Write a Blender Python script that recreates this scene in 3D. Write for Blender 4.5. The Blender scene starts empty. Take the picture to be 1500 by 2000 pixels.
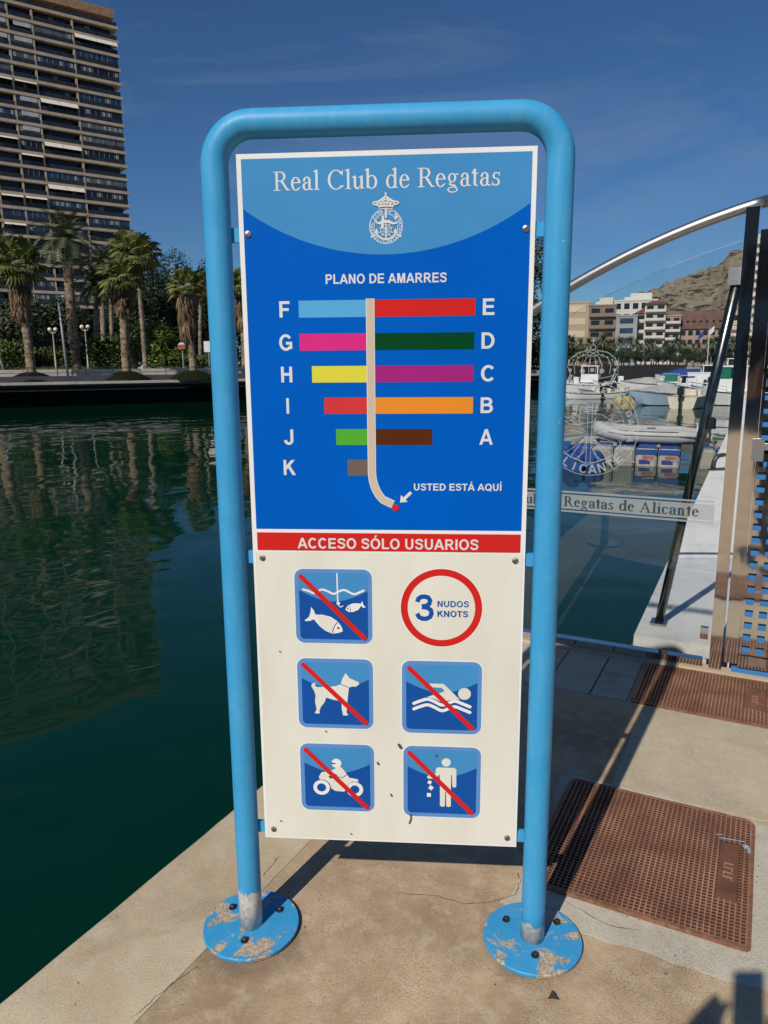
import bpy, math, random
from mathutils import Vector, Matrix, noise
from mathutils.geometry import tessellate_polygon
R = math.radians
rnd = random.Random(7)
S = bpy.context.scene
COL = S.collection

# ------------------------------------------------------------------ camera
CAM = Vector((0.1205, -1.7266, 1.5))
YAW, PITCH, ROLL, FPX = -0.0739, 0.1974, -0.0076, 1450.0   # focal length in pixels of a 1500 x 2000 picture
FW = Vector((math.sin(YAW)*math.cos(PITCH), math.cos(YAW)*math.cos(PITCH), -math.sin(PITCH)))
_r = Vector((math.cos(YAW), -math.sin(YAW), 0)); _u = _r.cross(FW)
RT = _r*math.cos(ROLL) + _u*math.sin(ROLL); UP = _u*math.cos(ROLL) - _r*math.sin(ROLL)
cd = bpy.data.cameras.new('camera'); cam = bpy.data.objects.new('camera', cd); COL.objects.link(cam)
cd.sensor_fit = 'VERTICAL'; cd.sensor_height = 24; cd.lens = 24*FPX/2000
cd.clip_start = 0.02; cd.clip_end = 6000
cam.matrix_world = Matrix(((RT.x, UP.x, -FW.x, CAM.x), (RT.y, UP.y, -FW.y, CAM.y), (RT.z, UP.z, -FW.z, CAM.z), (0, 0, 0, 1)))
S.camera = cam

# ------------------------------------------------------------------ light
SUN_EL = R(39.7); SH = Vector((0.44, 0.90, 0)).normalized()      # ground direction in which shadows fall
w = bpy.data.worlds.new('World'); S.world = w; w.use_nodes = True
nt = w.node_tree; nt.nodes.clear()
wo = nt.nodes.new('ShaderNodeOutputWorld'); bg = nt.nodes.new('ShaderNodeBackground')
sky = nt.nodes.new('ShaderNodeTexSky'); sky.sky_type = 'NISHITA'; sky.sun_disc = False
sky.sun_elevation = SUN_EL; sky.sun_rotation = math.atan2(-SH.x, -SH.y)
sky.air_density = 1.0; sky.dust_density = 0.3; sky.ozone_density = 5.0; sky.altitude = 0
bg.inputs['Strength'].default_value = 0.06
# deep polarised blue plus thin cirrus, the same all round the dome
tint = nt.nodes.new('ShaderNodeMix'); tint.data_type = 'RGBA'; tint.blend_type = 'MULTIPLY'; tint.inputs[0].default_value = 1
tint.inputs[7].default_value = (0.53, 0.79, 1.03, 1)
tc = nt.nodes.new('ShaderNodeTexCoord'); mp = nt.nodes.new('ShaderNodeMapping')
mp.inputs['Location'].default_value = (0.6, -4.4, 6.3); mp.inputs['Rotation'].default_value = (0, 0, R(35)); mp.inputs['Scale'].default_value = (1.1, 3.4, 5.0)
nz = nt.nodes.new('ShaderNodeTexNoise'); nz.inputs['Scale'].default_value = 1.7; nz.inputs['Detail'].default_value = 9; nz.inputs['Roughness'].default_value = 0.62; nz.inputs['Distortion'].default_value = 0.9
rp = nt.nodes.new('ShaderNodeValToRGB'); rp.color_ramp.elements[0].position = 0.50; rp.color_ramp.elements[1].position = 0.86
rp.color_ramp.elements[1].color = (0.34, 0.34, 0.34, 1)
mx = nt.nodes.new('ShaderNodeMix'); mx.data_type = 'RGBA'; mx.inputs[7].default_value = (5.2, 6.2, 7.6, 1)
L = nt.links
L.new(sky.outputs[0], tint.inputs[6]); L.new(tint.outputs[2], mx.inputs[6])
L.new(tc.outputs['Generated'], mp.inputs[0]); L.new(mp.outputs[0], nz.inputs['Vector']); L.new(nz.outputs[0], rp.inputs[0]); L.new(rp.outputs[0], mx.inputs[0])
L.new(mx.outputs[2], bg.inputs[0]); L.new(bg.outputs[0], wo.inputs[0])
sd = bpy.data.lights.new('sun', 'SUN'); sun = bpy.data.objects.new('sun', sd); COL.objects.link(sun)
sd.energy = 4.0; sd.angle = R(0.53); sd.color = (1, 0.94, 0.85)
LD = Vector((SH.x*math.cos(SUN_EL), SH.y*math.cos(SUN_EL), -math.sin(SUN_EL)))
sun.rotation_euler = LD.to_track_quat('-Z', 'Y').to_euler(); sun.location = (-10, -20, 30)
S.view_settings.view_transform = 'Standard'; S.view_settings.look = 'None'
S.view_settings.exposure = 0; S.view_settings.gamma = 1; S.view_settings.use_curve_mapping = False
S.render.engine = 'CYCLES'
S.cycles.max_bounces = 8; S.cycles.transparent_max_bounces = 16; S.cycles.caustics_reflective = False; S.cycles.caustics_refractive = False

# ------------------------------------------------------------------ survey helpers (photo bearings -> places in the world)
def ray(px, py): return FW + RT*((px-750)/FPX) - UP*((py-1000)/FPX)
def pix(px, py, D):                       # the point on that bearing at horizontal distance D
    d = ray(px, py); return CAM + d*(D/math.hypot(d.x, d.y))
def gpix(px, py, z):                      # the point on that bearing at height z
    d = ray(px, py); return CAM + d*((z-CAM.z)/d.z)
def on_plane(px, py, P, N):
    d = ray(px, py); return CAM + d*((P-CAM).dot(N)/d.dot(N))
AQ = R(23)                                # the quay is turned 23 degrees from the sign
QU = Vector((math.cos(AQ), -math.sin(AQ), 0)); QV = Vector((math.sin(AQ), math.cos(AQ), 0))
def Q(u, v, z=0.0): return QU*u + QV*v + Vector((0, 0, z))
MQ = Matrix(((QU.x, QV.x, 0, 0), (QU.y, QV.y, 0, 0), (0, 0, 1, 0), (0, 0, 0, 1)))
WATER_Z = -1.4

# ------------------------------------------------------------------ materials
MATS = {}
def mat(name, col, rough=0.6, metal=0.0, var=0.0, vs=8.0, col2=None, bump=0.0, bs=60.0, spec=0.5, emit=None, coords='Object', detail=6.0, lo=0.35, hi=0.65, stretch=None, alpha=1.0):
    if name in MATS: return MATS[name]
    m = bpy.data.materials.new(name); m.use_nodes = True; MATS[name] = m
    n = m.node_tree.nodes; l = m.node_tree.links; b = n['Principled BSDF']
    b.inputs['Base Color'].default_value = (*col, 1); b.inputs['Roughness'].default_value = rough
    b.inputs['Metallic'].default_value = metal; b.inputs['Specular IOR Level'].default_value = spec
    t = n.new('ShaderNodeTexCoord'); src = t.outputs[coords]
    if stretch:
        g = n.new('ShaderNodeMapping'); g.inputs['Scale'].default_value = stretch; l.new(src, g.inputs[0]); src = g.outputs[0]
    if var or col2:
        c2 = col2 or tuple(max(0, c*(1-var)) for c in col)
        z = n.new('ShaderNodeTexNoise'); z.inputs['Scale'].default_value = vs; z.inputs['Detail'].default_value = detail; l.new(src, z.inputs['Vector'])
        r = n.new('ShaderNodeValToRGB'); r.color_ramp.elements[0].position = lo; r.color_ramp.elements[1].position = hi
        r.color_ramp.elements[0].color = (*c2, 1); r.color_ramp.elements[1].color = (*col, 1)
        l.new(z.outputs[0], r.inputs[0]); l.new(r.outputs[0], b.inputs['Base Color'])
    if bump:
        z = n.new('ShaderNodeTexNoise'); z.inputs['Scale'].default_value = bs; z.inputs['Detail'].default_value = 5; l.new(src, z.inputs['Vector'])
        k = n.new('ShaderNodeBump'); k.inputs['Strength'].default_value = bump; k.inputs['Distance'].default_value = 0.5/bs; l.new(z.outputs[0], k.inputs['Height']); l.new(k.outputs[0], b.inputs['Normal'])
    if emit: b.inputs['Emission Color'].default_value = (*emit, 1); b.inputs['Emission Strength'].default_value = 1
    return m
def ramp(n, l, src, stops):
    r = n.new('ShaderNodeValToRGB'); e = r.color_ramp.elements
    while len(e) < len(stops): e.new(0.5)
    for k, (p, c) in enumerate(stops): e[k].position = p; e[k].color = (*c, 1) if len(c) == 3 else c
    l.new(src, r.inputs[0]); return r.outputs[0]
def noise_node(n, l, src, scale, detail=6, rough=0.55, dist=0.0):
    z = n.new('ShaderNodeTexNoise'); z.inputs['Scale'].default_value = scale; z.inputs['Detail'].default_value = detail; z.inputs['Roughness'].default_value = rough; z.inputs['Distortion'].default_value = dist
    if src: l.new(src, z.inputs['Vector'])
    return z.outputs[0]
def mixc(n, l, fac, a, b, mode='MIX'):
    m = n.new('ShaderNodeMix'); m.data_type = 'RGBA'; m.blend_type = mode
    for i, v in ((0, fac), (6, a), (7, b)):
        if hasattr(v, 'links'): l.new(v, m.inputs[i])
        elif i == 0: m.inputs[0].default_value = v
        else: m.inputs[i].default_value = (*v, 1)
    return m.outputs[2]
def mathn(n, l, op, a, b=0.0):
    m = n.new('ShaderNodeMath'); m.operation = op
    for i, v in ((0, a), (1, b)):
        if hasattr(v, 'links'): l.new(v, m.inputs[i])
        else: m.inputs[i].default_value = v
    return m.outputs[0]
def base_mat(name, rough=0.7, metal=0.0):
    m = bpy.data.materials.new(name); m.use_nodes = True; MATS[name] = m
    n = m.node_tree.nodes; l = m.node_tree.links; b = n['Principled BSDF']
    b.inputs['Roughness'].default_value = rough; b.inputs['Metallic'].default_value = metal
    t = n.new('ShaderNodeTexCoord'); return m, n, l, b, t.outputs['Object']
def bumpn(n, l, b, h, strength, dist):
    k = n.new('ShaderNodeBump'); k.inputs['Strength'].default_value = strength; k.inputs['Distance'].default_value = dist
    l.new(h, k.inputs['Height']); l.new(k.outputs[0], b.inputs['Normal'])

def concrete(name, c1, c2, c3, speck=0.5, stains=()):
    m, n, l, b, o = base_mat(name, 0.88)
    big = noise_node(n, l, o, 3.2, 8, 0.66, 0.5); mid = noise_node(n, l, o, 15, 8, 0.74); fine = noise_node(n, l, o, 190, 4, 0.7)
    a = mixc(n, l, ramp(n, l, big, [(0.36, (0, 0, 0)), (0.66, (1, 1, 1))]), c1, c2)
    a = mixc(n, l, ramp(n, l, mid, [(0.48, (0, 0, 0)), (0.72, (0.75, 0.75, 0.75))]), a, c3)
    dens = ramp(n, l, noise_node(n, l, o, 4.2, 5, 0.65, 0.6), [(0.34, (0.15, 0.15, 0.15)), (0.66, (1, 1, 1))])
    sp = mathn(n, l, 'MULTIPLY', ramp(n, l, fine, [(0.32, (speck, speck, speck)), (0.54, (0, 0, 0))]), dens)
    a = mixc(n, l, sp, a, (0.10, 0.08, 0.06))
    a = mixc(n, l, ramp(n, l, noise_node(n, l, o, 1.35, 7, 0.7, 0.8), [(0.53, (0, 0, 0)), (0.72, (0.42, 0.42, 0.42))]), a, (0.19, 0.125, 0.075))
    a = mixc(n, l, ramp(n, l, noise_node(n, l, o, 42, 6, 0.75, 0.3), [(0.60, (0, 0, 0)), (0.72, (0.5, 0.5, 0.5))]), a, c3)
    v = n.new('ShaderNodeTexVoronoi'); v.inputs['Scale'].default_value = 26; l.new(o, v.inputs['Vector'])
    pits = ramp(n, l, v.outputs['Distance'], [(0.05, (1, 1, 1)), (0.11, (0, 0, 0))])
    gate_ = ramp(n, l, noise_node(n, l, o, 5.0, 2), [(0.52, (0, 0, 0)), (0.60, (1, 1, 1))])
    a = mixc(n, l, mathn(n, l, 'MULTIPLY', pits, gate_), a, (0.07, 0.055, 0.045))
    for (sx, sy, sr) in stains:                       # rusty run-off that has soaked in round a foot plate
        vd = n.new('ShaderNodeVectorMath'); vd.operation = 'DISTANCE'; l.new(o, vd.inputs[0]); vd.inputs[1].default_value = (sx, sy, 0)
        dd = mathn(n, l, 'ADD', vd.outputs['Value'], mathn(n, l, 'MULTIPLY', mathn(n, l, 'SUBTRACT', noise_node(n, l, o, 11, 6, 0.7, 0.4), 0.5), 0.16))
        a = mixc(n, l, ramp(n, l, dd, [(sr-.035, (.55, .55, .55)), (sr+.02, (0, 0, 0))]), a, (0.17, 0.105, 0.065))
    l.new(a, b.inputs['Base Color'])
    bumpn(n, l, b, mathn(n, l, 'ADD', mathn(n, l, 'MULTIPLY', mid, 1.4), fine), 0.45, 0.004)
    return m
concrete('apron_concrete', (0.37, 0.25, 0.142), (0.62, 0.45, 0.275), (0.68, 0.555, 0.385), 0.80, ((-.368, -.035, .148), (.377, -.02, .135)))
concrete('coping_concrete', (0.62, 0.51, 0.335), (0.52, 0.395, 0.245), (0.62, 0.53, 0.40), 0.45)
concrete('screed_concrete', (0.56, 0.475, 0.33), (0.47, 0.39, 0.27), (0.61, 0.54, 0.40), 0.45)
concrete('grey_concrete', (0.47, 0.42, 0.325), (0.60, 0.55, 0.435), (0.66, 0.61, 0.50), 0.6)
concrete('deck_concrete', (0.74, 0.73, 0.69), (0.80, 0.79, 0.75), (0.64, 0.64, 0.60), 0.15)

def paint_blue(name, wear_top, wear_amt, flat=False):
    m, n, l, b, o = base_mat(name, 0.45); b.inputs['Specular IOR Level'].default_value = 0.3
    blue = mixc(n, l, ramp(n, l, noise_node(n, l, o, 9, 6), [(0.35, (0, 0, 0)), (0.7, (1, 1, 1))]), (0.040, 0.315, 0.60), (0.055, 0.345, 0.64))
    chalk = ramp(n, l, noise_node(n, l, o, 70, 5, 0.7), [(0.60, (0, 0, 0)), (0.74, (0.35, 0.35, 0.35))])
    blue = mixc(n, l, chalk, blue, (0.30, 0.50, 0.66))
    g2 = n.new('ShaderNodeMapping'); g2.inputs['Scale'].default_value = (1, 1, 0.16); l.new(o, g2.inputs[0])
    blue = mixc(n, l, ramp(n, l, noise_node(n, l, g2.outputs[0], 34, 6, 0.7), [(0.50, (0, 0, 0)), (0.72, (0.32, 0.32, 0.32))]), blue, (0.17, 0.42, 0.60))
    blue = mixc(n, l, ramp(n, l, noise_node(n, l, o, 6.5, 7, 0.72, 0.5), [(0.56, (0, 0, 0)), (0.76, (0.5, 0.5, 0.5))]), blue, (0.06, 0.22, 0.38))
    nick = ramp(n, l, noise_node(n, l, o, 105, 3, 0.6), [(0.735, (0, 0, 0)), (0.75, (0.7, 0.7, 0.7))])
    blue = mixc(n, l, nick, blue, (0.50, 0.55, 0.55))
    if flat: bare = mixc(n, l, ramp(n, l, noise_node(n, l, o, 120, 5, 0.7), [(0.36, (0, 0, 0)), (0.60, (1, 1, 1))]), (0.26, 0.19, 0.12), (0.60, 0.49, 0.36))
    else: bare = mixc(n, l, ramp(n, l, noise_node(n, l, o, 90, 5, 0.7), [(0.4, (0, 0, 0)), (0.6, (1, 1, 1))]), (0.42, 0.40, 0.36), (0.62, 0.60, 0.56))
    nz = noise_node(n, l, o, 9.5 if flat else 26, 8, 0.68, 0.7)
    if flat: f = ramp(n, l, nz, [(wear_amt, (0, 0, 0)), (wear_amt+0.015, (1, 1, 1))])
    else:
        s = n.new('ShaderNodeSeparateXYZ'); l.new(o, s.inputs[0])
        h = mathn(n, l, 'ADD', mathn(n, l, 'ADD', s.outputs[2], mathn(n, l, 'MULTIPLY', s.outputs[0], 0.075)), mathn(n, l, 'MULTIPLY', mathn(n, l, 'SUBTRACT', nz, 0.5), 0.10))
        f = ramp(n, l, h, [(wear_top, (1, 1, 1)), (wear_top+0.002, (0, 0, 0))])
        f = mathn(n, l, 'MULTIPLY', f, ramp(n, l, noise_node(n, l, o, 17, 6, 0.7), [(wear_amt, (0, 0, 0)), (wear_amt+0.015, (1, 1, 1))]))
        spots = ramp(n, l, noise_node(n, l, o, 55, 4, 0.6), [(0.74, (0, 0, 0)), (0.75, (1, 1, 1))])
        f = mathn(n, l, 'MAXIMUM', f, mathn(n, l, 'MULTIPLY', spots, 0.8))
    l.new(mixc(n, l, f, blue, bare), b.inputs['Base Color'])
    bumpn(n, l, b, mathn(n, l, 'SUBTRACT', mathn(n, l, 'MULTIPLY', noise_node(n, l, o, 160, 3), 0.25), f), 0.35, 0.0012)
    return m
paint_blue('tube_paint', 0.094, 0.36); paint_blue('plate_paint', 0, 0.535, True)

m, n, l, b, o = base_mat('rust_iron', 0.8, 0.15)
a = mixc(n, l, ramp(n, l, noise_node(n, l, o, 6, 8, 0.65), [(0.35, (0, 0, 0)), (0.68, (1, 1, 1))]), (0.145, 0.062, 0.036), (0.27, 0.125, 0.068))
a = mixc(n, l, ramp(n, l, noise_node(n, l, o, 60, 5, 0.7), [(0.45, (0, 0, 0)), (0.75, (1, 1, 1))]), a, (0.36, 0.20, 0.12))
a = mixc(n, l, ramp(n, l, noise_node(n, l, o, 11, 4, 0.6), [(0.66, (0, 0, 0)), (0.80, (0.5, 0.5, 0.5))]), a, (0.42, 0.34, 0.28))
l.new(a, b.inputs['Base Color']); bumpn(n, l, b, noise_node(n, l, o, 150, 5, 0.7), 0.5, 0.002)

# sign print, slightly faded
def printm(name, c, var=0.10):
    return mat(name, c, 0.5, var=var, vs=3.0, lo=0.3, hi=0.7, spec=0.04)
printm('print_white', (0.82, 0.82, 0.80)); mat('print_ivory', (0.73, 0.725, 0.645), 0.5, col2=(0.66, 0.645, 0.55), vs=7, stretch=(1, 1, 0.3), spec=0.04, detail=9, lo=0.30, hi=0.58); printm('print_sky', (0.062, 0.275, 0.575)); printm('print_blue', (0.0, 0.108, 0.53))
printm('print_red', (0.62, 0.022, 0.020)); printm('print_text', (0.72, 0.72, 0.70)); printm('print_beige', (0.60, 0.50, 0.39))
printm('print_cyan', (0.10, 0.40, 0.72)); printm('print_pink', (0.68, 0.030, 0.23)); printm('print_yellow', (0.72, 0.68, 0.06)); printm('print_scarlet', (0.65, 0.045, 0.05)); printm('print_green', (0.09, 0.42, 0.035))
printm('print_taupe', (0.17, 0.12, 0.105)); printm('print_bottle', (0.002, 0.060, 0.018)); printm('print_purple', (0.36, 0.022, 0.20)); printm('print_orange', (0.80, 0.27, 0.030)); printm('print_brown', (0.095, 0.026, 0.008))
printm('print_frame', (0.115, 0.275, 0.60)); printm('print_navy', (0.010, 0.085, 0.36)); printm('print_dark', (0.03, 0.035, 0.05)); printm('grime', (0.10, 0.09, 0.075))
mat('zinc', (0.42, 0.40, 0.36), 0.45, 0.85, var=0.5, vs=160)
mat('dark_bolt', (0.07, 0.07, 0.065), 0.5, 0.6, var=0.5, vs=120)
m = mat('mirror_steel', (0.72, 0.69, 0.65), 0.055, 1.0)
n = m.node_tree.nodes; l = m.node_tree.links; b = n['Principled BSDF']; tcn = n.new('ShaderNodeTexCoord'); g = n.new('ShaderNodeMapping'); g.inputs['Scale'].default_value = (1, 1, 0.35); l.new(tcn.outputs['Object'], g.inputs[0])
bumpn(n, l, b, noise_node(n, l, g.outputs[0], 9, 2, 0.4), 0.10, 0.01)
mat('dark_steel', (0.20, 0.20, 0.195), 0.22, 1.0, var=0.3, vs=30)
mat('brushed_steel', (0.50, 0.50, 0.495), 0.40, 1.0, var=0.2, vs=60, stretch=(1, 1, 8))
# clear pane: thin glass = transmission of light straight through plus Fresnel reflection
def thin_glass(name, tintc, f0=0.06):
    m = bpy.data.materials.new(name); m.use_nodes = True; MATS[name] = m; n = m.node_tree.nodes; l = m.node_tree.links; n.clear()
    out = n.new('ShaderNodeOutputMaterial'); tr = n.new('ShaderNodeBsdfTransparent'); tr.inputs[0].default_value = (*tintc, 1)
    gl = n.new('ShaderNodeBsdfGlossy'); gl.inputs['Roughness'].default_value = 0.01; gl.inputs[0].default_value = (0.95, 1, 0.98, 1)
    fr = n.new('ShaderNodeFresnel'); fr.inputs[0].default_value = 1.5
    k = mathn(n, l, 'MULTIPLY', fr.outputs[0], 0.85); mx = n.new('ShaderNodeMixShader'); l.new(k, mx.inputs[0]); l.new(tr.outputs[0], mx.inputs[1]); l.new(gl.outputs[0], mx.inputs[2]); l.new(mx.outputs[0], out.inputs[0]); return m
thin_glass('gate_glass', (0.982, 0.99, 0.988))
def film(name, c, cover):
    m = bpy.data.materials.new(name); m.use_nodes = True; MATS[name] = m; n = m.node_tree.nodes; l = m.node_tree.links; b = n['Principled BSDF']
    b.inputs['Base Color'].default_value = (*c, 1); b.inputs['Roughness'].default_value = 0.6; b.inputs['Alpha'].default_value = cover; return m
film('frost_film', (0.34, 0.36, 0.36), 0.72); film('etch', (0.50, 0.53, 0.53), 0.50); film('etch_letter', (0.025, 0.045, 0.055), 0.92)
# water
m, n, l, b, o = base_mat('harbour_water', 0.035)
b.inputs['Base Color'].default_value = (0.0003, 0.0235, 0.0130, 1); b.inputs['IOR'].default_value = 1.33; b.inputs['Specular IOR Level'].default_value = 0.33
g = n.new('ShaderNodeMapping'); g.inputs['Scale'].default_value = (1, 0.8, 1); g.inputs['Rotation'].default_value = (0, 0, R(-35)); l.new(o, g.inputs[0])
h = mathn(n, l, 'ADD', noise_node(n, l, g.outputs[0], 0.55, 2, 0.4, 0.5), mathn(n, l, 'MULTIPLY', noise_node(n, l, g.outputs[0], 2.2, 1, 0.4, 0.6), 0.065))
bumpn(n, l, b, h, 1.0, 0.045)

mat('tower_concrete', (0.44, 0.35, 0.255), 0.85, var=0.22, vs=0.5)
mat('tower_wood', (0.34, 0.20, 0.115), 0.8, var=0.3, vs=1.2)
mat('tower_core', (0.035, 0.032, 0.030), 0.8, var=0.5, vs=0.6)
mat('tower_soffit', (0.10, 0.08, 0.06), 0.9)
mat('rail_glass', (0.030, 0.030, 0.032), 0.25, var=0.4, vs=0.8)
mat('window_dark', (0.012, 0.016, 0.022), 0.12, var=0.4, vs=0.7)
mat('window_blue', (0.025, 0.055, 0.10), 0.10, var=0.5, vs=0.8)
mat('window_grey', (0.11, 0.125, 0.125), 0.22, var=0.5, vs=0.8)
mat('curtain', (0.30, 0.31, 0.31), 0.9, var=0.3, vs=2)
mat('awning_cloth', (0.66, 0.61, 0.52), 0.9, var=0.12, vs=1); mat('blind_cloth', (0.46, 0.45, 0.43), 0.9, var=0.2, vs=1)
mat('bark_fan', (0.34, 0.25, 0.165), 0.95, col2=(0.085, 0.056, 0.034), vs=2.6, stretch=(1, 1, 1.6), bump=0.9, bs=9)
mat('bark_thin', (0.30, 0.24, 0.175), 0.95, col2=(0.10, 0.075, 0.05), vs=3, bump=0.6, bs=12)
mat('bark_dark', (0.07, 0.055, 0.04), 0.95, var=0.5, vs=4)
def leafm(name, c, c2, tr=0.25):
    m = mat(name, c, 0.55, col2=c2, vs=0.55, lo=0.38, hi=0.62); b = m.node_tree.nodes['Principled BSDF']
    b.inputs['Specular IOR Level'].default_value = 0.3; b.inputs['Subsurface Weight'].default_value = 0.0; return m
leafm('fan_leaf', (0.20, 0.205, 0.05), (0.075, 0.10, 0.026)); leafm('date_leaf', (0.15, 0.17, 0.08), (0.06, 0.085, 0.04))
leafm('dead_leaf', (0.30, 0.195, 0.105), (0.135, 0.082, 0.042)); leafm('ficus_leaf', (0.036, 0.056, 0.016), (0.014, 0.026, 0.008)); leafm('olive_leaf', (0.060, 0.075, 0.034), (0.03, 0.042, 0.02))
leafm('bright_leaf', (0.15, 0.20, 0.034), (0.065, 0.10, 0.018)); leafm('hedge_leaf', (0.11, 0.17, 0.028), (0.05, 0.085, 0.016)); leafm('grass_blade', (0.16, 0.17, 0.075), (0.085, 0.10, 0.04))
mat('rust_pit_shade', (0.080, 0.033, 0.020), 0.9, var=0.4, vs=20)  # darkened rust: paints shade into the pits of the iron covers
mat('rust_plate', (0.20, 0.085, 0.046), 0.75, 0.15, var=0.4, vs=14, bump=0.4, bs=120)
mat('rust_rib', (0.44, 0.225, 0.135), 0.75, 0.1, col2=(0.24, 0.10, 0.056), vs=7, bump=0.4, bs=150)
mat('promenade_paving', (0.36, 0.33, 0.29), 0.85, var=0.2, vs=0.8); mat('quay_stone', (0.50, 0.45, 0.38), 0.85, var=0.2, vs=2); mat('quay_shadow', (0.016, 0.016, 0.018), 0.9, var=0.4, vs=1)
mat('slate_kerb', (0.055, 0.06, 0.075), 0.8, var=0.25, vs=1.5); mat('lamp_paint', (0.50, 0.46, 0.36), 0.6, var=0.2, vs=3); mat('globe_glass', (0.72, 0.66, 0.48), 0.3)
mat('grey_paint', (0.33, 0.34, 0.35), 0.5, 0.2, var=0.15, vs=4); mat('rail_iron', (0.06, 0.062, 0.066), 0.55, 0.4, var=0.2, vs=4)
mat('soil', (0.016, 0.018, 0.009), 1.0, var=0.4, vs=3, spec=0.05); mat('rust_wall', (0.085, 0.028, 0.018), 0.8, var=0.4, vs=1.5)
mat('sign_orange', (0.36, 0.085, 0.035), 0.6, var=0.3, vs=4); mat('white_paint', (0.74, 0.74, 0.72), 0.45, var=0.08, vs=3)
mat('smear_paint', (0.16, 0.36, 0.52), 0.6, col2=(0.40, 0.44, 0.44), vs=90)
mat('gelcoat', (0.78, 0.77, 0.74), 0.28, var=0.10, vs=2.5); mat('gelcoat_cream', (0.66, 0.59, 0.46), 0.35, var=0.12, vs=3); mat('hull_blue', (0.30, 0.42, 0.52), 0.3, var=0.12, vs=2)
mat('antifoul', (0.02, 0.035, 0.035), 0.7, var=0.4, vs=4); mat('black_plastic', (0.015, 0.015, 0.017), 0.35, var=0.3, vs=6); mat('cover_cloth', (0.42, 0.41, 0.38), 0.9, var=0.25, vs=2.5, bump=0.5, bs=4)
mat('green_cloth', (0.004, 0.145, 0.095), 0.6, var=0.25, vs=4); mat('blue_cloth', (0.012, 0.055, 0.24), 0.75, var=0.3, vs=2, bump=0.5, bs=3); mat('hypalon', (0.44, 0.43, 0.41), 0.6, var=0.15, vs=4); mat('hypalon_dark', (0.09, 0.09, 0.095), 0.6, var=0.3, vs=5)
mat('float_grey', (0.33, 0.315, 0.275), 0.7, var=0.25, vs=5); mat('float_blue', (0.012, 0.065, 0.26), 0.5, var=0.3, vs=5); mat('float_orange', (0.42, 0.14, 0.075), 0.6, var=0.3, vs=9); mat('float_white', (0.42, 0.39, 0.36), 0.6, var=0.25, vs=7); mat('float_violet', (0.035, 0.035, 0.22), 0.5, var=0.3, vs=9)
mat('float_yellow', (0.46, 0.38, 0.16), 0.8, var=0.35, vs=5); mat('blue_board', (0.045, 0.205, 0.50), 0.45, var=0.15, vs=3); mat('fender_wood', (0.20, 0.145, 0.09), 0.9, var=0.4, vs=7)
mat('rope', (0.42, 0.38, 0.30), 0.9, var=0.3, vs=40)

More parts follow.
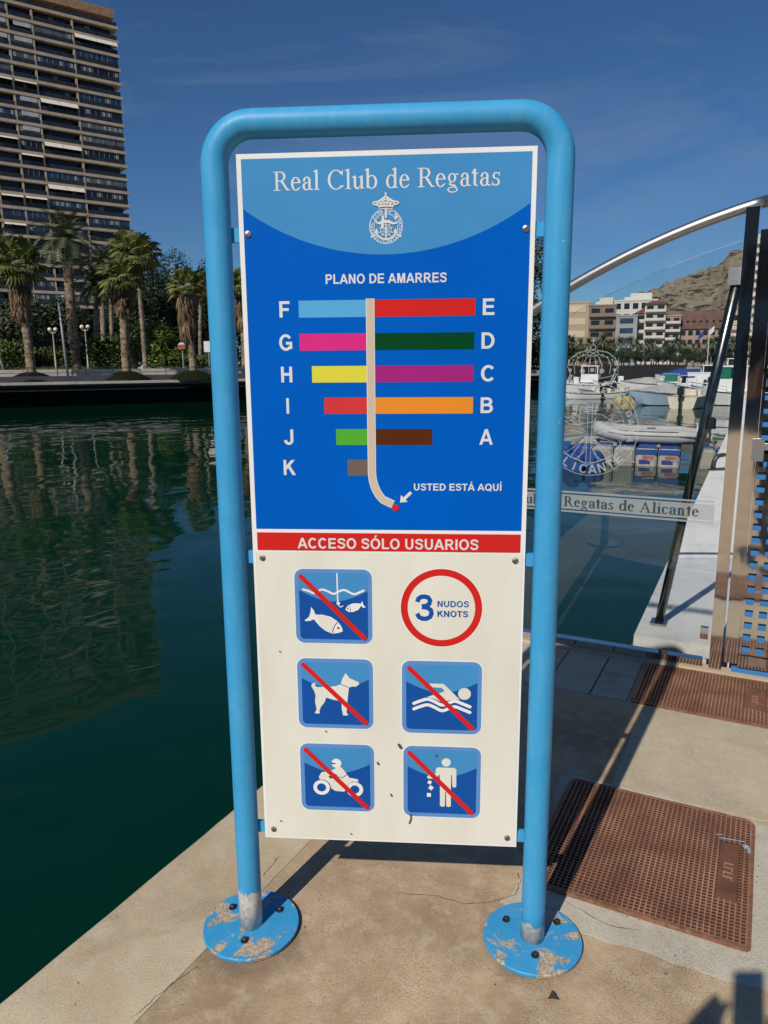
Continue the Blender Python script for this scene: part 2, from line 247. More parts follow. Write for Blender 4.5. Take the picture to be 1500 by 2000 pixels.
# ------------------------------------------------------------------ mesh builder
class MB:
    def __init__(s): s.v = []; s.f = []; s.mi = []; s.m = []; s.cur = 0
    def use(s, name):
        if name not in s.m: s.m.append(name)
        s.cur = s.m.index(name); return s
    def add(s, vs, fs):
        b = len(s.v); s.v += [tuple(x) for x in vs]
        for f in fs: s.f.append(tuple(i+b for i in f)); s.mi.append(s.cur)
        return s
    def box(s, c, d, M=None, taper=1.0):
        x, y, z = d[0]/2, d[1]/2, d[2]/2; c = Vector(c); o = []
        for k, t in ((-z, 1), (z, taper)):
            for a, b in ((-x, -y), (x, -y), (x, y), (-x, y)):
                p = Vector((a*t, b*t, k)); o.append((M @ p if M else p) + c)
        return s.add(o, [(3, 2, 1, 0), (4, 5, 6, 7), (0, 1, 5, 4), (1, 2, 6, 5), (2, 3, 7, 6), (3, 0, 4, 7)])
    def bevbox(s, c, d, bev, M=None):           # box with chamfered vertical and top edges
        x, y, z = d[0]/2, d[1]/2, d[2]/2; c = Vector(c); rows = []
        for k, i in ((-z, 0), (z-bev, 0), (z, bev)):
            e = bev
            ring = [(-x+i, -y+e+i*.4), (-x+e+i*.4, -y+i), (x-e-i*.4, -y+i), (x-i, -y+e+i*.4), (x-i, y-e-i*.4), (x-e-i*.4, y-i), (-x+e+i*.4, y-i), (-x+i, y-e-i*.4)]
            rows.append([(M @ Vector((a, b, k)) if M else Vector((a, b, k))) + c for a, b in ring])
        fs = [tuple(range(7, -1, -1)), tuple(range(16, 24))]
        for r in range(2):
            for j in range(8): fs.append((r*8+j, r*8+(j+1) % 8, r*8+8+(j+1) % 8, r*8+8+j))
        return s.add(rows[0]+rows[1]+rows[2], fs)
    def tube(s, path, rad, n=10, caps=True, closed=False):
        P = [Vector(p) for p in path]; k = len(P); rad = rad if isinstance(rad, (list, tuple)) else [rad]*k
        vs = []; prev = None
        for i in range(k):
            if closed: t = (P[(i+1) % k]-P[i-1]).normalized()
            else: t = (P[min(i+1, k-1)]-P[max(i-1, 0)]).normalized()
            if prev is None:
                a = Vector((0, 0, 1)) if abs(t.z) < 0.9 else Vector((1, 0, 0)); nx = t.cross(a).normalized()
            else: nx = (prev - t*prev.dot(t)).normalized()
            prev = nx; ny = t.cross(nx)
            for j in range(n):
                an = 2*math.pi*j/n; vs.append(P[i]+(nx*math.cos(an)+ny*math.sin(an))*rad[i])
        fs = []
        for i in range(k if closed else k-1):
            for j in range(n): a, b = i*n, ((i+1) % k)*n; fs.append((a+j, a+(j+1) % n, b+(j+1) % n, b+j))
        if caps and not closed: fs += [tuple(range(n-1, -1, -1)), tuple(range((k-1)*n, k*n))]
        return s.add(vs, fs)
    def lathe(s, prof, c=(0, 0, 0), n=16, M=None):
        c = Vector(c); vs = []
        for r, z in prof:
            for j in range(n):
                p = Vector((r*math.cos(2*math.pi*j/n), r*math.sin(2*math.pi*j/n), z)); vs.append((M @ p if M else p)+c)
        fs = []
        for i in range(len(prof)-1):
            for j in range(n): fs.append((i*n+j, i*n+(j+1) % n, (i+1)*n+(j+1) % n, (i+1)*n+j))
        fs += [tuple(range(n-1, -1, -1)), tuple(range((len(prof)-1)*n, len(prof)*n))]
        return s.add(vs, fs)
    def prism(s, poly, z0, z1, fn=None):        # closed outline extruded; fn maps (x, y, z) to a place
        fn = fn or (lambda x, y, z: (x, y, z)); k = len(poly)
        vs = [fn(x, y, z0) for x, y in poly]+[fn(x, y, z1) for x, y in poly]
        tr = tessellate_polygon([[Vector((x, y, 0)) for x, y in poly]])
        area = sum(poly[i][0]*poly[(i+1) % k][1]-poly[(i+1) % k][0]*poly[i][1] for i in range(k))
        fs = []
        for t in tr:
            a, b, c = t; ar = (poly[b][0]-poly[a][0])*(poly[c][1]-poly[a][1])-(poly[b][1]-poly[a][1])*(poly[c][0]-poly[a][0])
            if ar < 0: a, b, c = c, b, a
            fs.append((a+k, b+k, c+k)); fs.append((c, b, a))
        for i in range(k):
            j = (i+1) % k; fs.append((i, j, j+k, i+k) if area > 0 else (j, i, i+k, j+k))
        return s.add(vs, fs)
    def sphere(s, c, r, n=10, m=6, sq=(1, 1, 1)):
        prof = [(max(1e-4, r*math.sin(math.pi*i/m)), -r*math.cos(math.pi*i/m)) for i in range(m+1)]
        return s.lathe([(a, b) for a, b in prof], c, n, Matrix.Diagonal(Vector(sq)))
    def mesh(s, name, smooth=False):
        me = bpy.data.meshes.new(name); me.from_pydata(s.v, [], s.f)
        for x in s.m: me.materials.append(MATS[x])
        if s.mi: me.polygons.foreach_set('material_index', s.mi)
        if smooth is True: me.polygons.foreach_set('use_smooth', [True]*len(me.polygons))
        me.update()
        if smooth == 'auto':
            me.polygons.foreach_set('use_smooth', [True]*len(me.polygons)); me.set_sharp_from_angle(angle=R(40))
        return me
    def build(s, name, parent=None, smooth=False, **k): return obj(name, s.mesh(name, smooth), parent, **k)
def obj(name, me, parent=None, M=None, label=None, cat=None, group=None, kind=None):
    o = bpy.data.objects.new(name, me); COL.objects.link(o)
    if parent: o.parent = parent
    if M is not None: o.matrix_local = M
    return tag(o, label, cat, group, kind)
def tag(o, label=None, cat=None, group=None, kind=None):
    for k, v in (('label', label), ('category', cat), ('group', group), ('kind', kind)):
        if v: o[k] = v
    return o
def thing(name, loc, label, cat, group=None, rz=0.0, M=None):
    o = bpy.data.objects.new(name, None); COL.objects.link(o); o.empty_display_size = 0.1
    o.matrix_world = M if M is not None else Matrix.Translation(Vector(loc)) @ Matrix.Rotation(rz, 4, 'Z')
    return tag(o, label, cat, group)
def copy_tree(o, M=None, **k):
    def rec(a, par):
        c = a.copy(); COL.objects.link(c); c.parent = par
        for ch in [x for x in KIDS.get(a.name, [])]: rec(ch, c)
        return c
    KIDS = {}
    for x in COL.objects:
        if x.parent: KIDS.setdefault(x.parent.name, []).append(x)
    c = rec(o, None)
    if M is not None: c.matrix_world = M
    return tag(c, **k)

# ------------------------------------------------------------------ lettering and flat print
# hand-drawn bold grotesque capitals (cap height 0.716)
SW = {'A': .722, 'B': .722, 'C': .722, 'D': .722, 'E': .667, 'F': .611, 'G': .778, 'H': .722, 'I': .282, 'J': .556, 'K': .722, 'L': .611, 'M': .833, 'N': .722, 'O': .778, 'P': .667, 'Q': .778, 'R': .722, 'S': .667, 'T': .611, 'U': .722, '3': .52, ' ': .278}
def thick(pts, w):
    k = len(pts); a = []; b = []
    for i in range(k):
        p, q = pts[max(0, i-1)], pts[min(k-1, i+1)]; L_ = math.hypot(q[0]-p[0], q[1]-p[1]) or 1
        nx, ny = -(q[1]-p[1])/L_*w/2, (q[0]-p[0])/L_*w/2; a.append((pts[i][0]+nx, pts[i][1]+ny)); b.append((pts[i][0]-nx, pts[i][1]-ny))
    return a+b[::-1]
def sans(c):
    T, t, H = .146, .122, .716
    if c in 'ÁÍÓ':
        o = {'Á': 'A', 'Í': 'I', 'Ó': 'O'}[c]; x = SW[o]/2; return sans(o)+[[(x-.07, .765), (x+.02, .765), (x+.13, .93), (x-.03, .93)]]
    def bx(x0, y0, x1, y1): return [(x0, y0), (x1, y0), (x1, y1), (x0, y1)]
    def cres(cx, cy, rx, ry, tx, ty, a0, a1): return arc_pts(cx, cy, rx, ry, a0, a1, 22)+arc_pts(cx, cy, rx-tx, ry-ty, a1, a0, 22)
    st = bx(.073, 0, .073+T, H)
    if c == 'A': return [[(0, 0), (.155, 0), (.375, .57), (.43, H), (.282, H)], [(.722, 0), (.567, 0), (.347, .57), (.30, H), (.44, H)], bx(.17, .155, .55, .275)]
    if c == 'B': return [st, bx(.073, H-t, .41, H), bx(.073, .31, .43, .43), bx(.073, 0, .43, t), cres(.40, .523, .245, .193, T, t, -90, 90), cres(.42, .215, .262, .215, T, t, -90, 90)]
    if c == 'C': return [cres(.385, .358, .338, .372, T*1.03, t, 40, 320)]
    if c == 'D': return [st, bx(.073, H-t, .35, H), bx(.073, 0, .35, t), cres(.34, .358, .345, .358, T, t, -90, 90)]
    if c == 'E': return [st, bx(.073, 0, .625, t), bx(.073, .31, .58, .428), bx(.073, H-t, .61, H)]
    if c == 'F': return [st, bx(.073, .29, .52, .41), bx(.073, H-t, .57, H)]
    if c == 'G': return [cres(.395, .358, .352, .372, T, t, 38, 325), bx(.40, .265, .725, .385), bx(.725-T*.85, .07, .725, .385)]
    if c == 'H': return [st, bx(.649-T, 0, .649, H), bx(.073, .31, .649, .433)]
    if c == 'I': return [bx(.068, 0, .068+T, H)]
    if c == 'J': return [bx(.345, .21, .345+T, H), cres(.257, .215, .234, .227, T, t, 180, 360)]
    if c == 'K': return [st, [(.19, .22), (.19, .42), (.49, H), (.69, H), (.37, .39)], [(.285, .395), (.39, .50), (.73, 0), (.54, 0)]]
    if c == 'L': return [st, bx(.073, 0, .58, t)]
    if c == 'M': return [st, bx(.76-T, 0, .76, H), [(.10, H), (.285, H), (.4165, .24), (.4165, 0), (.345, 0)], [(.733, H), (.548, H), (.4165, .24), (.4165, 0), (.488, 0)]]
    if c == 'N': return [st, bx(.649-T, 0, .649, H), [(.073, H), (.225, H), (.649, 0), (.497, 0)]]
    if c == 'O': return [cres(.389, .358, .348, .372, T, t, 0, 180), cres(.389, .358, .348, .372, T, t, 180, 360)]
    if c == 'Q': return sans('O')+[[(.41, .17), (.49, .24), (.75, 0), (.67, -.075)]]
    if c == 'P': return [st, bx(.073, H-t, .40, H), bx(.073, .285, .40, .40), cres(.395, .5005, .235, .2155, T, t, -90, 90)]
    if c == 'R': return sans('P')+[[(.29, .33), (.46, .33), (.72, 0), (.54, 0)]]
    if c == 'S': return [thick([(.565, .515), (.545, .585), (.48, .64), (.36, .66), (.23, .65), (.145, .60), (.12, .53), (.15, .46), (.25, .41), (.40, .37), (.51, .32), (.555, .24), (.545, .16), (.48, .09), (.36, .058), (.24, .065), (.15, .115), (.105, .205)], .125)]
    if c == 'T': return [bx(.02, H-t, .59, H), bx(.305-T/2, 0, .305+T/2, H)]
    if c == 'U': return [bx(.072, .27, .072+T, H), bx(.65-T, .27, .65, H), cres(.361, .28, .289, .292, T, t, 180, 360)]
    if c == '3': return [thick([(.075, .51), (.10, .60), (.17, .65), (.26, .662), (.36, .635), (.41, .56), (.39, .47), (.31, .41), (.19, .39)], .125), thick([(.19, .385), (.33, .365), (.43, .30), (.45, .21), (.41, .11), (.31, .06), (.21, .06), (.12, .10), (.065, .20)], .125)]
    return []
def sw(c): return SW[{'Á': 'A', 'Í': 'I', 'Ó': 'O'}.get(c, c)]
CAPH = None
def arc_pts(cx, cy, rx, ry, a0, a1, n=18): return [(cx+rx*math.cos(R(a0+(a1-a0)*i/n)), cy+ry*math.sin(R(a0+(a1-a0)*i/n))) for i in range(n+1)]
class Flat:
    """flat print: polygons in (x, z) laid on a sheet, each layer a fraction of a millimetre further out"""
    def __init__(s, y=-0.0025, step=0.00022): s.mb = MB(); s.y0 = y; s.step = step; s.k = 0
    def P(s, x, z): return (x, s.y0-s.step*s.k, z)
    def poly(s, pts, m, lift=True):
        if lift: s.k += 1
        s.mb.use(m); t = tessellate_polygon([[Vector((x, z, 0)) for x, z in pts]]); fs = []
        for a, b, c in t:
            ar = (pts[b][0]-pts[a][0])*(pts[c][1]-pts[a][1])-(pts[b][1]-pts[a][1])*(pts[c][0]-pts[a][0])
            fs.append((a, b, c) if ar > 0 else (c, b, a))
        s.mb.add([s.P(*p) for p in pts], fs); return s
    def rect(s, x0, z0, x1, z1, m, lift=True): return s.poly([(x0, z0), (x1, z0), (x1, z1), (x0, z1)], m, lift)
    def rrect(s, x0, z0, x1, z1, r, m):
        p = arc_pts(x1-r, z1-r, r, r, 0, 90, 6)+arc_pts(x0+r, z1-r, r, r, 90, 180, 6)+arc_pts(x0+r, z0+r, r, r, 180, 270, 6)+arc_pts(x1-r, z0+r, r, r, 270, 360, 6); return s.poly(p, m)
    def disc(s, x, z, r, m, n=28): return s.poly(arc_pts(x, z, r, r, 0, 360*(n-1)/n, n-1), m)
    def ring(s, x, z, r1, r0, m, a0=0, a1=360, n=48, lift=True, sy=1.0):
        if lift: s.k += 1
        s.mb.use(m); o = arc_pts(x, z, r1, r1*sy, a0, a1, n); i = arc_pts(x, z, r0, r0*sy, a0, a1, n)
        s.mb.add([s.P(*p) for p in o+i], [(j+n+1, j, j+1, j+n+2) for j in range(n)]); return s
    def stroke(s, pts, w, m, round_=True, lift=True):
        if lift: s.k += 1
        k = len(pts); lft = []; rgt = []
        for i in range(k):
            a = pts[max(0, i-1)]; b = pts[min(k-1, i+1)]; dx, dz = b[0]-a[0], b[1]-a[1]; L_ = math.hypot(dx, dz) or 1
            nx, nz_ = -dz/L_*w/2, dx/L_*w/2; lft.append((pts[i][0]+nx, pts[i][1]+nz_)); rgt.append((pts[i][0]-nx, pts[i][1]-nz_))
        s.mb.use(m); s.mb.add([s.P(*p) for p in rgt+lft], [(j, j+1, k+j+1, k+j) for j in range(k-1)])
        if round_:
            for q, (a, b) in ((pts[0], (pts[0], pts[1])), (pts[-1], (pts[-1], pts[-2]))):
                an = math.degrees(math.atan2(a[1]-b[1], a[0]-b[0])); s.poly(arc_pts(q[0], q[1], w/2, w/2, an-90, an+90, 6), m, False)
        return s
    def text(s, t, x0, x1, base, cap, m, bold=0, spacing=1.0):
        pcs = []; x = 0
        for c in t: pcs += [(q, [(x+px_, pz) for px_, pz in pc]) for q, pc in enumerate(sans(c))]; x += sw(c)
        xa = min(p[0] for _, pc in pcs for p in pc); xb = max(p[0] for _, pc in pcs for p in pc); sx = (x1-x0)/(xb-xa); sz = cap/.716; s.k += 1; k0 = s.k
        for q, pc in pcs: s.k = k0+q*.35; s.poly([(x0+(px_-xa)*sx, base+pz*sz) for px_, pz in pc], m, False)
        s.k = k0+2; return s
    def glyphs(s, t, x0, x1, base, cap, m, bold=False):
        w = sum(GW[c] for c in t); sx = (x1-x0)/w; sz = cap/0.66; x = x0; s.k += 1; k0 = s.k
        for c in t:
            s.k = k0
            for q, pc in enumerate(serif(c, bold)):
                s.k = k0+q*0.35
                pts = [(x+px_*sx, base+pz*sz) for px_, pz in pc]; s.poly(pts, m, False)
            x += GW[c]*sx
        s.k = k0+3; return s
    def build(s, name, parent=None, **k):
        o = s.mb.build(name, parent, **k); return o

def words(mk, t, x0, x1, base, cap, m, bold, name, parent):
    w = sum(GW[c] for c in t); sx = (x1-x0)/w; x = x0
    for wd in t.split(' '):
        ww = sum(GW[c] for c in wd)*sx; mk().glyphs(wd, x, x+ww, base, cap, m, bold).build(name, parent); x += ww+GW[' ']*sx
# hand-drawn roman (serif) letters: every letter is a few outlines, cap height 0.66
GW = {'R': .68, 'e': .46, 'a': .46, 'l': .28, 'C': .70, 'u': .52, 'b': .52, 'd': .52, 'g': .49, 't': .30, 's': .40, 'A': .74, 'i': .28, 'c': .45, 'n': .53, ' ': .27}
def serif(c, bold=False):
    T = .135 if bold else .092; t = .05 if bold else .036; h = .45; H = .66; D = .69
    def bx(x0, y0, x1, y1): return [(x0, y0), (x1, y0), (x1, y1), (x0, y1)]
    def cres(cx, cy, rx, ry, tx, ty, a0, a1): return arc_pts(cx, cy, rx, ry, a0, a1, 20)+arc_pts(cx, cy, rx-tx, ry-ty, a1, a0, 20)
    def foot(x, w=.085): return bx(x-w, 0, x+T+w, t*.8)
    def flag(x, y, w=.075): return [(x+T, y), (x+T*.6, y), (x-w, y-.045), (x-w, y-.075), (x, y-.07), (x+T, y-.07)]
    if c == 'R': return [bx(.11, 0, .11+T, H), bx(.02, 0, .11+T+.09, t*.8), bx(.02, H-t*.8, .13, H), bx(.11, H-t, .31, H), bx(.11+T, .315, .34, .315+t), cres(.30, .4875, .215, .1725, T, t, -90, 90), [(.29, .335), (.29+T*1.25, .335), (.60, .045), (.69, t*.8), (.69, 0), (.545, 0)]]
    if c == 'C': return [cres(.36, .33, .325, .345, T*1.05, t, 38, 322), [(.63, .47), (.605, .47), (.555, .60), (.60, .62), (.62, .665), (.635, .665)], [(.605, .115), (.63, .15), (.66, .13), (.62, .06), (.58, .06)]]
    if c == 'A': return [[(.345, H+.02), (.375, H+.02), (.38, .55), (.155, t*.8), (.115, t*.8)], [(.345, H+.02), (.375, H+.02), (.645, t*.8), (.53, t*.8), (.33, .56)], bx(.20, .205, .52, .205+t), bx(.02, 0, .235, t*.8), bx(.46, 0, .73, t*.8)]
    if c == 'l': return [bx(.095, 0, .095+T, D), foot(.095, .07), flag(.095, D)]
    if c == 'i': return [bx(.095, 0, .095+T, h), foot(.095, .07), flag(.095, h), arc_pts(.095+T/2, .60, .055, .055, 0, 340, 12)]
    if c == 'e': return [cres(.235, .225, .195, .24, T, t, 5, 318), bx(.07, .245, .425, .245+t), [(.40, .13), (.425, .115), (.375, .045), (.345, .07)]]
    if c == 'c': return [cres(.235, .225, .195, .24, T, t, 50, 316), arc_pts(.36, .375, .045, .05, 0, 340, 10), [(.395, .13), (.42, .115), (.37, .045), (.34, .07)]]
    if c == 'a': return [bx(.275, .07, .275+T*.95, .34), cres(.215, .32, .06+T, .145, T*.95, t, 0, 165), arc_pts(.105, .335, .045, .045, 0, 340, 10), cres(.20, .13, .16, .145, T, t, 70, 318), cres(.40, .085, .125, .09, T*.8, .05, 180, 300), [(.17, .245), (.28, .29), (.28, .25), (.17, .215)]]
    if c == 'u': return [bx(.08, .12, .08+T, h), flag(.08, h), cres(.23, .14, .15, .155, T, t*1.6, 180, 300), bx(.345, 0, .345+T, h), flag(.345, h), [(.345, .09), (.345, .13), (.24, .045), (.25, .015)], bx(.345, 0, .345+T+.06, t*.8)]
    if c == 'n': return [bx(.075, 0, .075+T, h), flag(.075, h), foot(.075, .055), cres(.265, .29, .165, .17, T, t*1.5, 0, 125), bx(.43-T, 0, .43, .30), bx(.43-T-.055, 0, .43+.065, t*.8)]
    if c == 'b': return [bx(.065, .02, .065+T, D), flag(.065, D, .06), cres(.265, .225, .215, .24, T, t, -140, 140)]
    if c == 'd': return [bx(.345, 0, .345+T, D), flag(.345, D), cres(.245, .225, .21, .24, T, t, 40, 320), bx(.345, 0, .345+T+.06, t*.8)]
    if c == 'g': return [cres(.215, .30, .16, .16, T*.85, t, 0, 359), [(.32, .39), (.46, .395), (.46, .44), (.33, .43)], cres(.235, -.105, .205, .105, T*.6, t, 0, 359), [(.13, .165), (.19, .15), (.155, .085), (.09, .075)], [(.09, .055), (.13, .095), (.34, .055), (.40, -.02), (.34, -.01)]]
    if c == 't': return [bx(.095, .06, .095+T, .58), bx(.02, h-t, .275, h), cres(.095+.11, .10, .11, .105, T, t*1.5, 180, 305), [(.095+T, .58), (.095, .58), (.03, h), (.095, h)]]
    if c == 's': return [cres(.20, .335, .14, .12, T*.8, t*1.1, 35, 262), cres(.19, .12, .155, .13, T*.85, t*1.1, -150, 82), [(.09, .30), (.19, .30-.085), (.30, .17), (.27, .24), (.16, .265)], bx(.305, .32, .335, .455), bx(.04, 0, .07, .14)]
    return []

def emblem(F, cx, cz, r, m, lw, etched=False):
    """club crest: crown over a ring of lettering, swimmer, ship's wheel and anchor"""
    q = lambda x, z: (cx+x*r, cz+z*r)
    F.ring(cx, cz, r, r-lw, m); F.ring(cx, cz, r*.73, r*.73-lw*.8, m)
    def arc_text(t, rad, a0, a1, size, flip=False):
        F.k += 1; k0 = F.k
        for i, ch in enumerate(t):
            if ch == ' ': continue
            a = R(a0+(a1-a0)*i/(len(t)-1)); rot = a-math.pi/2 if not flip else a+math.pi/2
            for q_, pc in enumerate(sans(ch)):
                F.k = k0+q_*.35; o = []
                for x, z in pc:
                    lx, lz = (x-sw(ch)/2)*size, (z-.35)*size; o.append((cx+rad*math.cos(a)+lx*math.cos(rot)-lz*math.sin(rot), cz+rad*math.sin(a)+lx*math.sin(rot)+lz*math.cos(rot)))
                F.poly(o, m, False)
        F.k = k0+2
    arc_text('REAL CLUB DE REGATAS', r*.865, 205, -25, r*.24); arc_text('ALICANTE', r*.865, 226, 314, r*.24 if not etched else r*.27, True)
    for s in (-1, 1): F.stroke([q(s*.62, -.46), q(s*.92, -.60)], r*.10, m, False)
    # anchor
    F.stroke([q(0, .12), q(0, -.68)], r*.085, m); F.stroke([q(.62*math.cos(R(a)), -.16+.58*math.sin(R(a))) for a in range(195, 346, 10)], r*.10, m)
    for s in (-1, 1): F.poly([q(s*.56, -.10), q(s*.70, -.40), q(s*.44, -.36)], m)
    # wheel spokes
    for a in (20, 52, 128, 160, 200, 232, 308, 340): F.stroke([q(.10*math.cos(R(a)), -.22+.10*math.sin(R(a))), q(.44*math.cos(R(a)), -.22+.44*math.sin(R(a)))], lw*.9, m)
    F.ring(cx, cz-.22*r, r*.34, r*.34-lw*.8, m)
    # diving figure and staff
    F.poly([q(-.62, .42), q(-.50, .24), q(-.34, .26), q(-.26, .36), q(-.24, .60), q(-.12, .60), q(-.10, .36), q(.20, .34), q(.48, .20), (q(.70, .24)), q(.70, .14), q(.46, .08), q(.10, .18), q(-.14, .16), q(-.12, -.06), q(-.24, -.16), q(-.30, .10), q(-.52, .14), q(-.70, .36)], m)
    F.stroke([q(0, .96), q(0, .50)], r*.12, m); F.poly([q(.50, .44), q(.62, .62), q(.74, .50), q(.58, .34)], m)
    # crown
    zc = 1.10
    F.stroke([q(x, zc+.05*math.cos(x*3)) for x in [i*.08-.40 for i in range(11)]], lw*(1.2 if etched else 2.6), m); F.stroke([q(-.40, zc), q(-.42, zc-.14), q(0, zc-.08), q(.42, zc-.14), q(.40, zc)], lw, m)
    for x0, x1, hh in ((-.40, -.56, .34), (.40, .56, .34), (-.20, -.28, .52), (.20, .28, .52), (-.06, -.10, .55), (.06, .10, .55)):
        F.stroke([q(x0*(1-t)+x1*math.sin(t*math.pi)*1.0+0*t, zc+.06+hh*t) if t < .6 else q((x0*.4+x1*.95)*(1-t)/.4, zc+.06+hh*t) for t in [i/10 for i in range(11)]], lw*(1 if etched else 1.9), m)
    for x in (-.50, -.25, 0, .25, .50): F.disc(*q(x, zc+.24-abs(x)*.12), r*(.035 if etched else .075), m, 10)
    F.disc(*q(0, zc+.62), r*.06, m, 10); F.stroke([q(0, zc+.62), q(0, zc+.80)], lw*1.3, m, False); F.stroke([q(-.07, zc+.73), q(.07, zc+.73)], lw*1.3, m, False)

def etched_crest(F, cx, cz, r, m, lw):
    """the same crest as fine etched lines"""
    q = lambda x, z: (cx+x*r, cz+z*r); St = lambda P_, k=1.0, rd=False: F.stroke([q(*p) for p in P_], lw*k, m, rd)
    F.ring(cx, cz, r, r-lw, m); F.ring(cx, cz, r*.72, r*.72-lw*.7, m)
    F.k += 1; k0 = F.k
    for t, a0, a1, rad, flip in (('REAL CLUB DE REGATAS', 205, -25, .86, False), ('ALICANTE', 224, 316, .86, True)):
        for i, chh in enumerate(t):
            if chh == ' ': continue
            a = R(a0+(a1-a0)*i/(len(t)-1)); rot = a+(math.pi/2 if flip else -math.pi/2); size = r*(.27 if flip else .17)
            for q_, pc in enumerate(sans(chh)):
                F.k = k0+q_*.35; o = []
                for x, z in pc:
                    lx, lz = (x-sw(chh)/2)*size, (z-.35)*size; o.append((cx+rad*r*math.cos(a)+lx*math.cos(rot)-lz*math.sin(rot), cz+rad*r*math.sin(a)+lx*math.sin(rot)+lz*math.cos(rot)))
                F.poly(o, m, False)
    F.k = k0+2
    for a in (15, 40, 140, 165, 195, 222, 250, 290, 318, 345): St([(.08*math.cos(R(a)), -.12+.08*math.sin(R(a))), (.62*math.cos(R(a)), -.12+.58*math.sin(R(a)))], .9)
    for s_ in (-1, 1):
        St([(s_*.05, -.14), (s_*.24, -.40), (s_*.38, -.62), (s_*.26, -.64), (s_*.12, -.52), (s_*.05, -.36)], 1.1); St([(s_*.62, -.20), (s_*.70, -.42), (s_*.40, -.60), (0, -.76)], 1.2)
    St([(-.045, .55), (-.045, -.72)], .9); St([(.045, .55), (.045, -.72)], .9)
    St([(-.66, .38), (-.48, .22), (-.30, .30), (-.26, .56), (-.10, .56), (-.08, .34), (.24, .32), (.50, .16), (.72, .22)], 1.0); St([(-.62, .22), (-.44, .10), (-.20, .10), (.10, .16), (.46, .04), (.72, .12)], 1.0)
    zc = .98
    for dz in (-.14, -.02, .03, .15): St([(x*.40*(1+.10*(dz > .1)), zc+dz-.07*(x*x-1)*-1) for x in [i/6-1 for i in range(13)]], 1.0)
    for k in range(7): F.rect(*q(-.33+.11*k-.025, zc-.075+.05*((k-3)/3)**2-.01), *q(-.33+.11*k+.025, zc-.045+.05*((k-3)/3)**2-.01), m)
    for s_ in (-1, 1):
        St([(s_*.40, zc-.10), (s_*.44, zc+.15), (s_*.52, zc+.34), (s_*.46, zc+.50), (s_*.30, zc+.62), (s_*.10, zc+.66), (0, zc+.60)], 1.2)
        St([(s_*.36, zc+.18), (s_*.38, zc+.36), (s_*.30, zc+.52), (s_*.12, zc+.58), (0, zc+.54)], 1.0); St([(s_*.16, zc+.12), (s_*.20, zc+.34), (s_*.13, zc+.52), (0, zc+.60)], 1.0); St([(s_*.06, zc+.12), (s_*.08, zc+.34), (s_*.04, zc+.54)], .9)
        F.disc(*q(s_*.20, zc+.24), r*.05, m, 12); F.disc(*q(s_*.46, zc+.26), r*.035, m, 10)
        for k in range(5): F.disc(*q(s_*(.50-.10*k), zc+.42+.05*k), r*.018, m, 8)
    F.disc(*q(0, zc+.26), r*.045, m, 12); F.ring(*q(0, zc+.72), r*.06, r*.06-lw, m); St([(0, zc+.78), (0, zc+.92)], 1.3); St([(-.05, zc+.86), (.05, zc+.86)], 1.3)

# ------------------------------------------------------------------ the information sign
AX = 0.377; TOPZ = 2.014; TR = 0.0305; CR = 0.085
sign = thing('information_sign', (0, 0, 0), 'tall pale blue tube framed berth plan sign standing on two round foot plates', 'sign')
path = [(-AX, 0, .006)] + [(-AX, 0, .1+.15*i) for i in range(13) if .1+.15*i < TOPZ-CR]
path += [(-AX+CR-CR*math.cos(R(a)), 0, TOPZ-CR+CR*math.sin(R(a))) for a in range(0, 91, 10)]
path += [(-.2, 0, TOPZ), (0, 0, TOPZ), (.2, 0, TOPZ)]
path += [(AX-CR+CR*math.sin(R(a)), 0, TOPZ-CR+CR*math.cos(R(a))) for a in range(0, 91, 10)]
path += [(AX, 0, .1+.15*i) for i in reversed(range(13)) if .1+.15*i < TOPZ-CR] + [(AX, 0, .006)]
MB().use('tube_paint').tube(path, TR, 28).build('tube_frame', sign, True)
for s, offs in ((-1, ((-.066, .053), (.067, .052), (-.002, -.064))), (1, ((-.064, .055), (.072, .054), (-.001, -.065)))):
    pl = MB().use('plate_paint').lathe([(.118, .0), (.127, .0012), (.1285, .004), (.1285, .011), (.127, .0125), (.034, .0125)], (0, 0, 0), 56).build('foot_plate', sign, 'auto', M=Matrix.Translation((s*AX, 0, 0.001)) @ Matrix.Rotation(R(0 if s < 0 else 128), 4, 'Z'))
    for bx_, by_ in offs:
        MB().use('dark_bolt').lathe([(.0105, .0), (.0105, .0016)], (0, 0, 0), 16).lathe([(.0070, .0016), (.0070, .0080), (.0054, .0096)], (0, 0, 0), 6).build('bolt', pl, M=Matrix.Rotation(R(0 if s < 0 else -128), 4, 'Z') @ Matrix.Translation((bx_, by_, .0126)))
PX, PZ0, PZ1 = .3275, .277, 1.953
# sheet: very slightly buckled along its lower edge
def bow(x, z): return -.006*max(0, (.55-z)/.3)**2*(1-(x/PX)**2) if z < .55 else 0.0
MB().use('print_white').box((0, .0005, (PZ0+PZ1)/2), (2*PX, .005, PZ1-PZ0)).build('panel', sign)
panel = [c for c in COL.objects if c.name == 'panel'][0]
for z, xs in ((1.7855, .3075), (1.0385, .3045), (.3025, .3037)):
    for s in (-1, 1):
        MB().use('tube_paint').box((s*.335, .010, z), (.058, .010, .031)).build('bracket', sign)
        MB().use('zinc').lathe([(.0078, 0), (.0074, .0022), (.004, .0036)], (0, 0, 0), 14).use('dark_bolt').box((0, 0, .0033), (.0105, .0018, .001)).build('screw', sign, 'auto', M=Matrix.Translation((s*xs, -.0026, z)) @ Matrix.Rotation(R(90), 4, 'X') @ Matrix.Rotation(rnd.random()*3, 4, 'Z'))
IN = .0108
F = Flat(); F.rect(-PX+IN, 1.111, PX-IN, PZ1-IN, 'print_blue').build('blue_field', panel)
F = Flat(-.0028); RA, ZC = .5436, 2.281; a1 = math.asin((PX-IN)/RA)
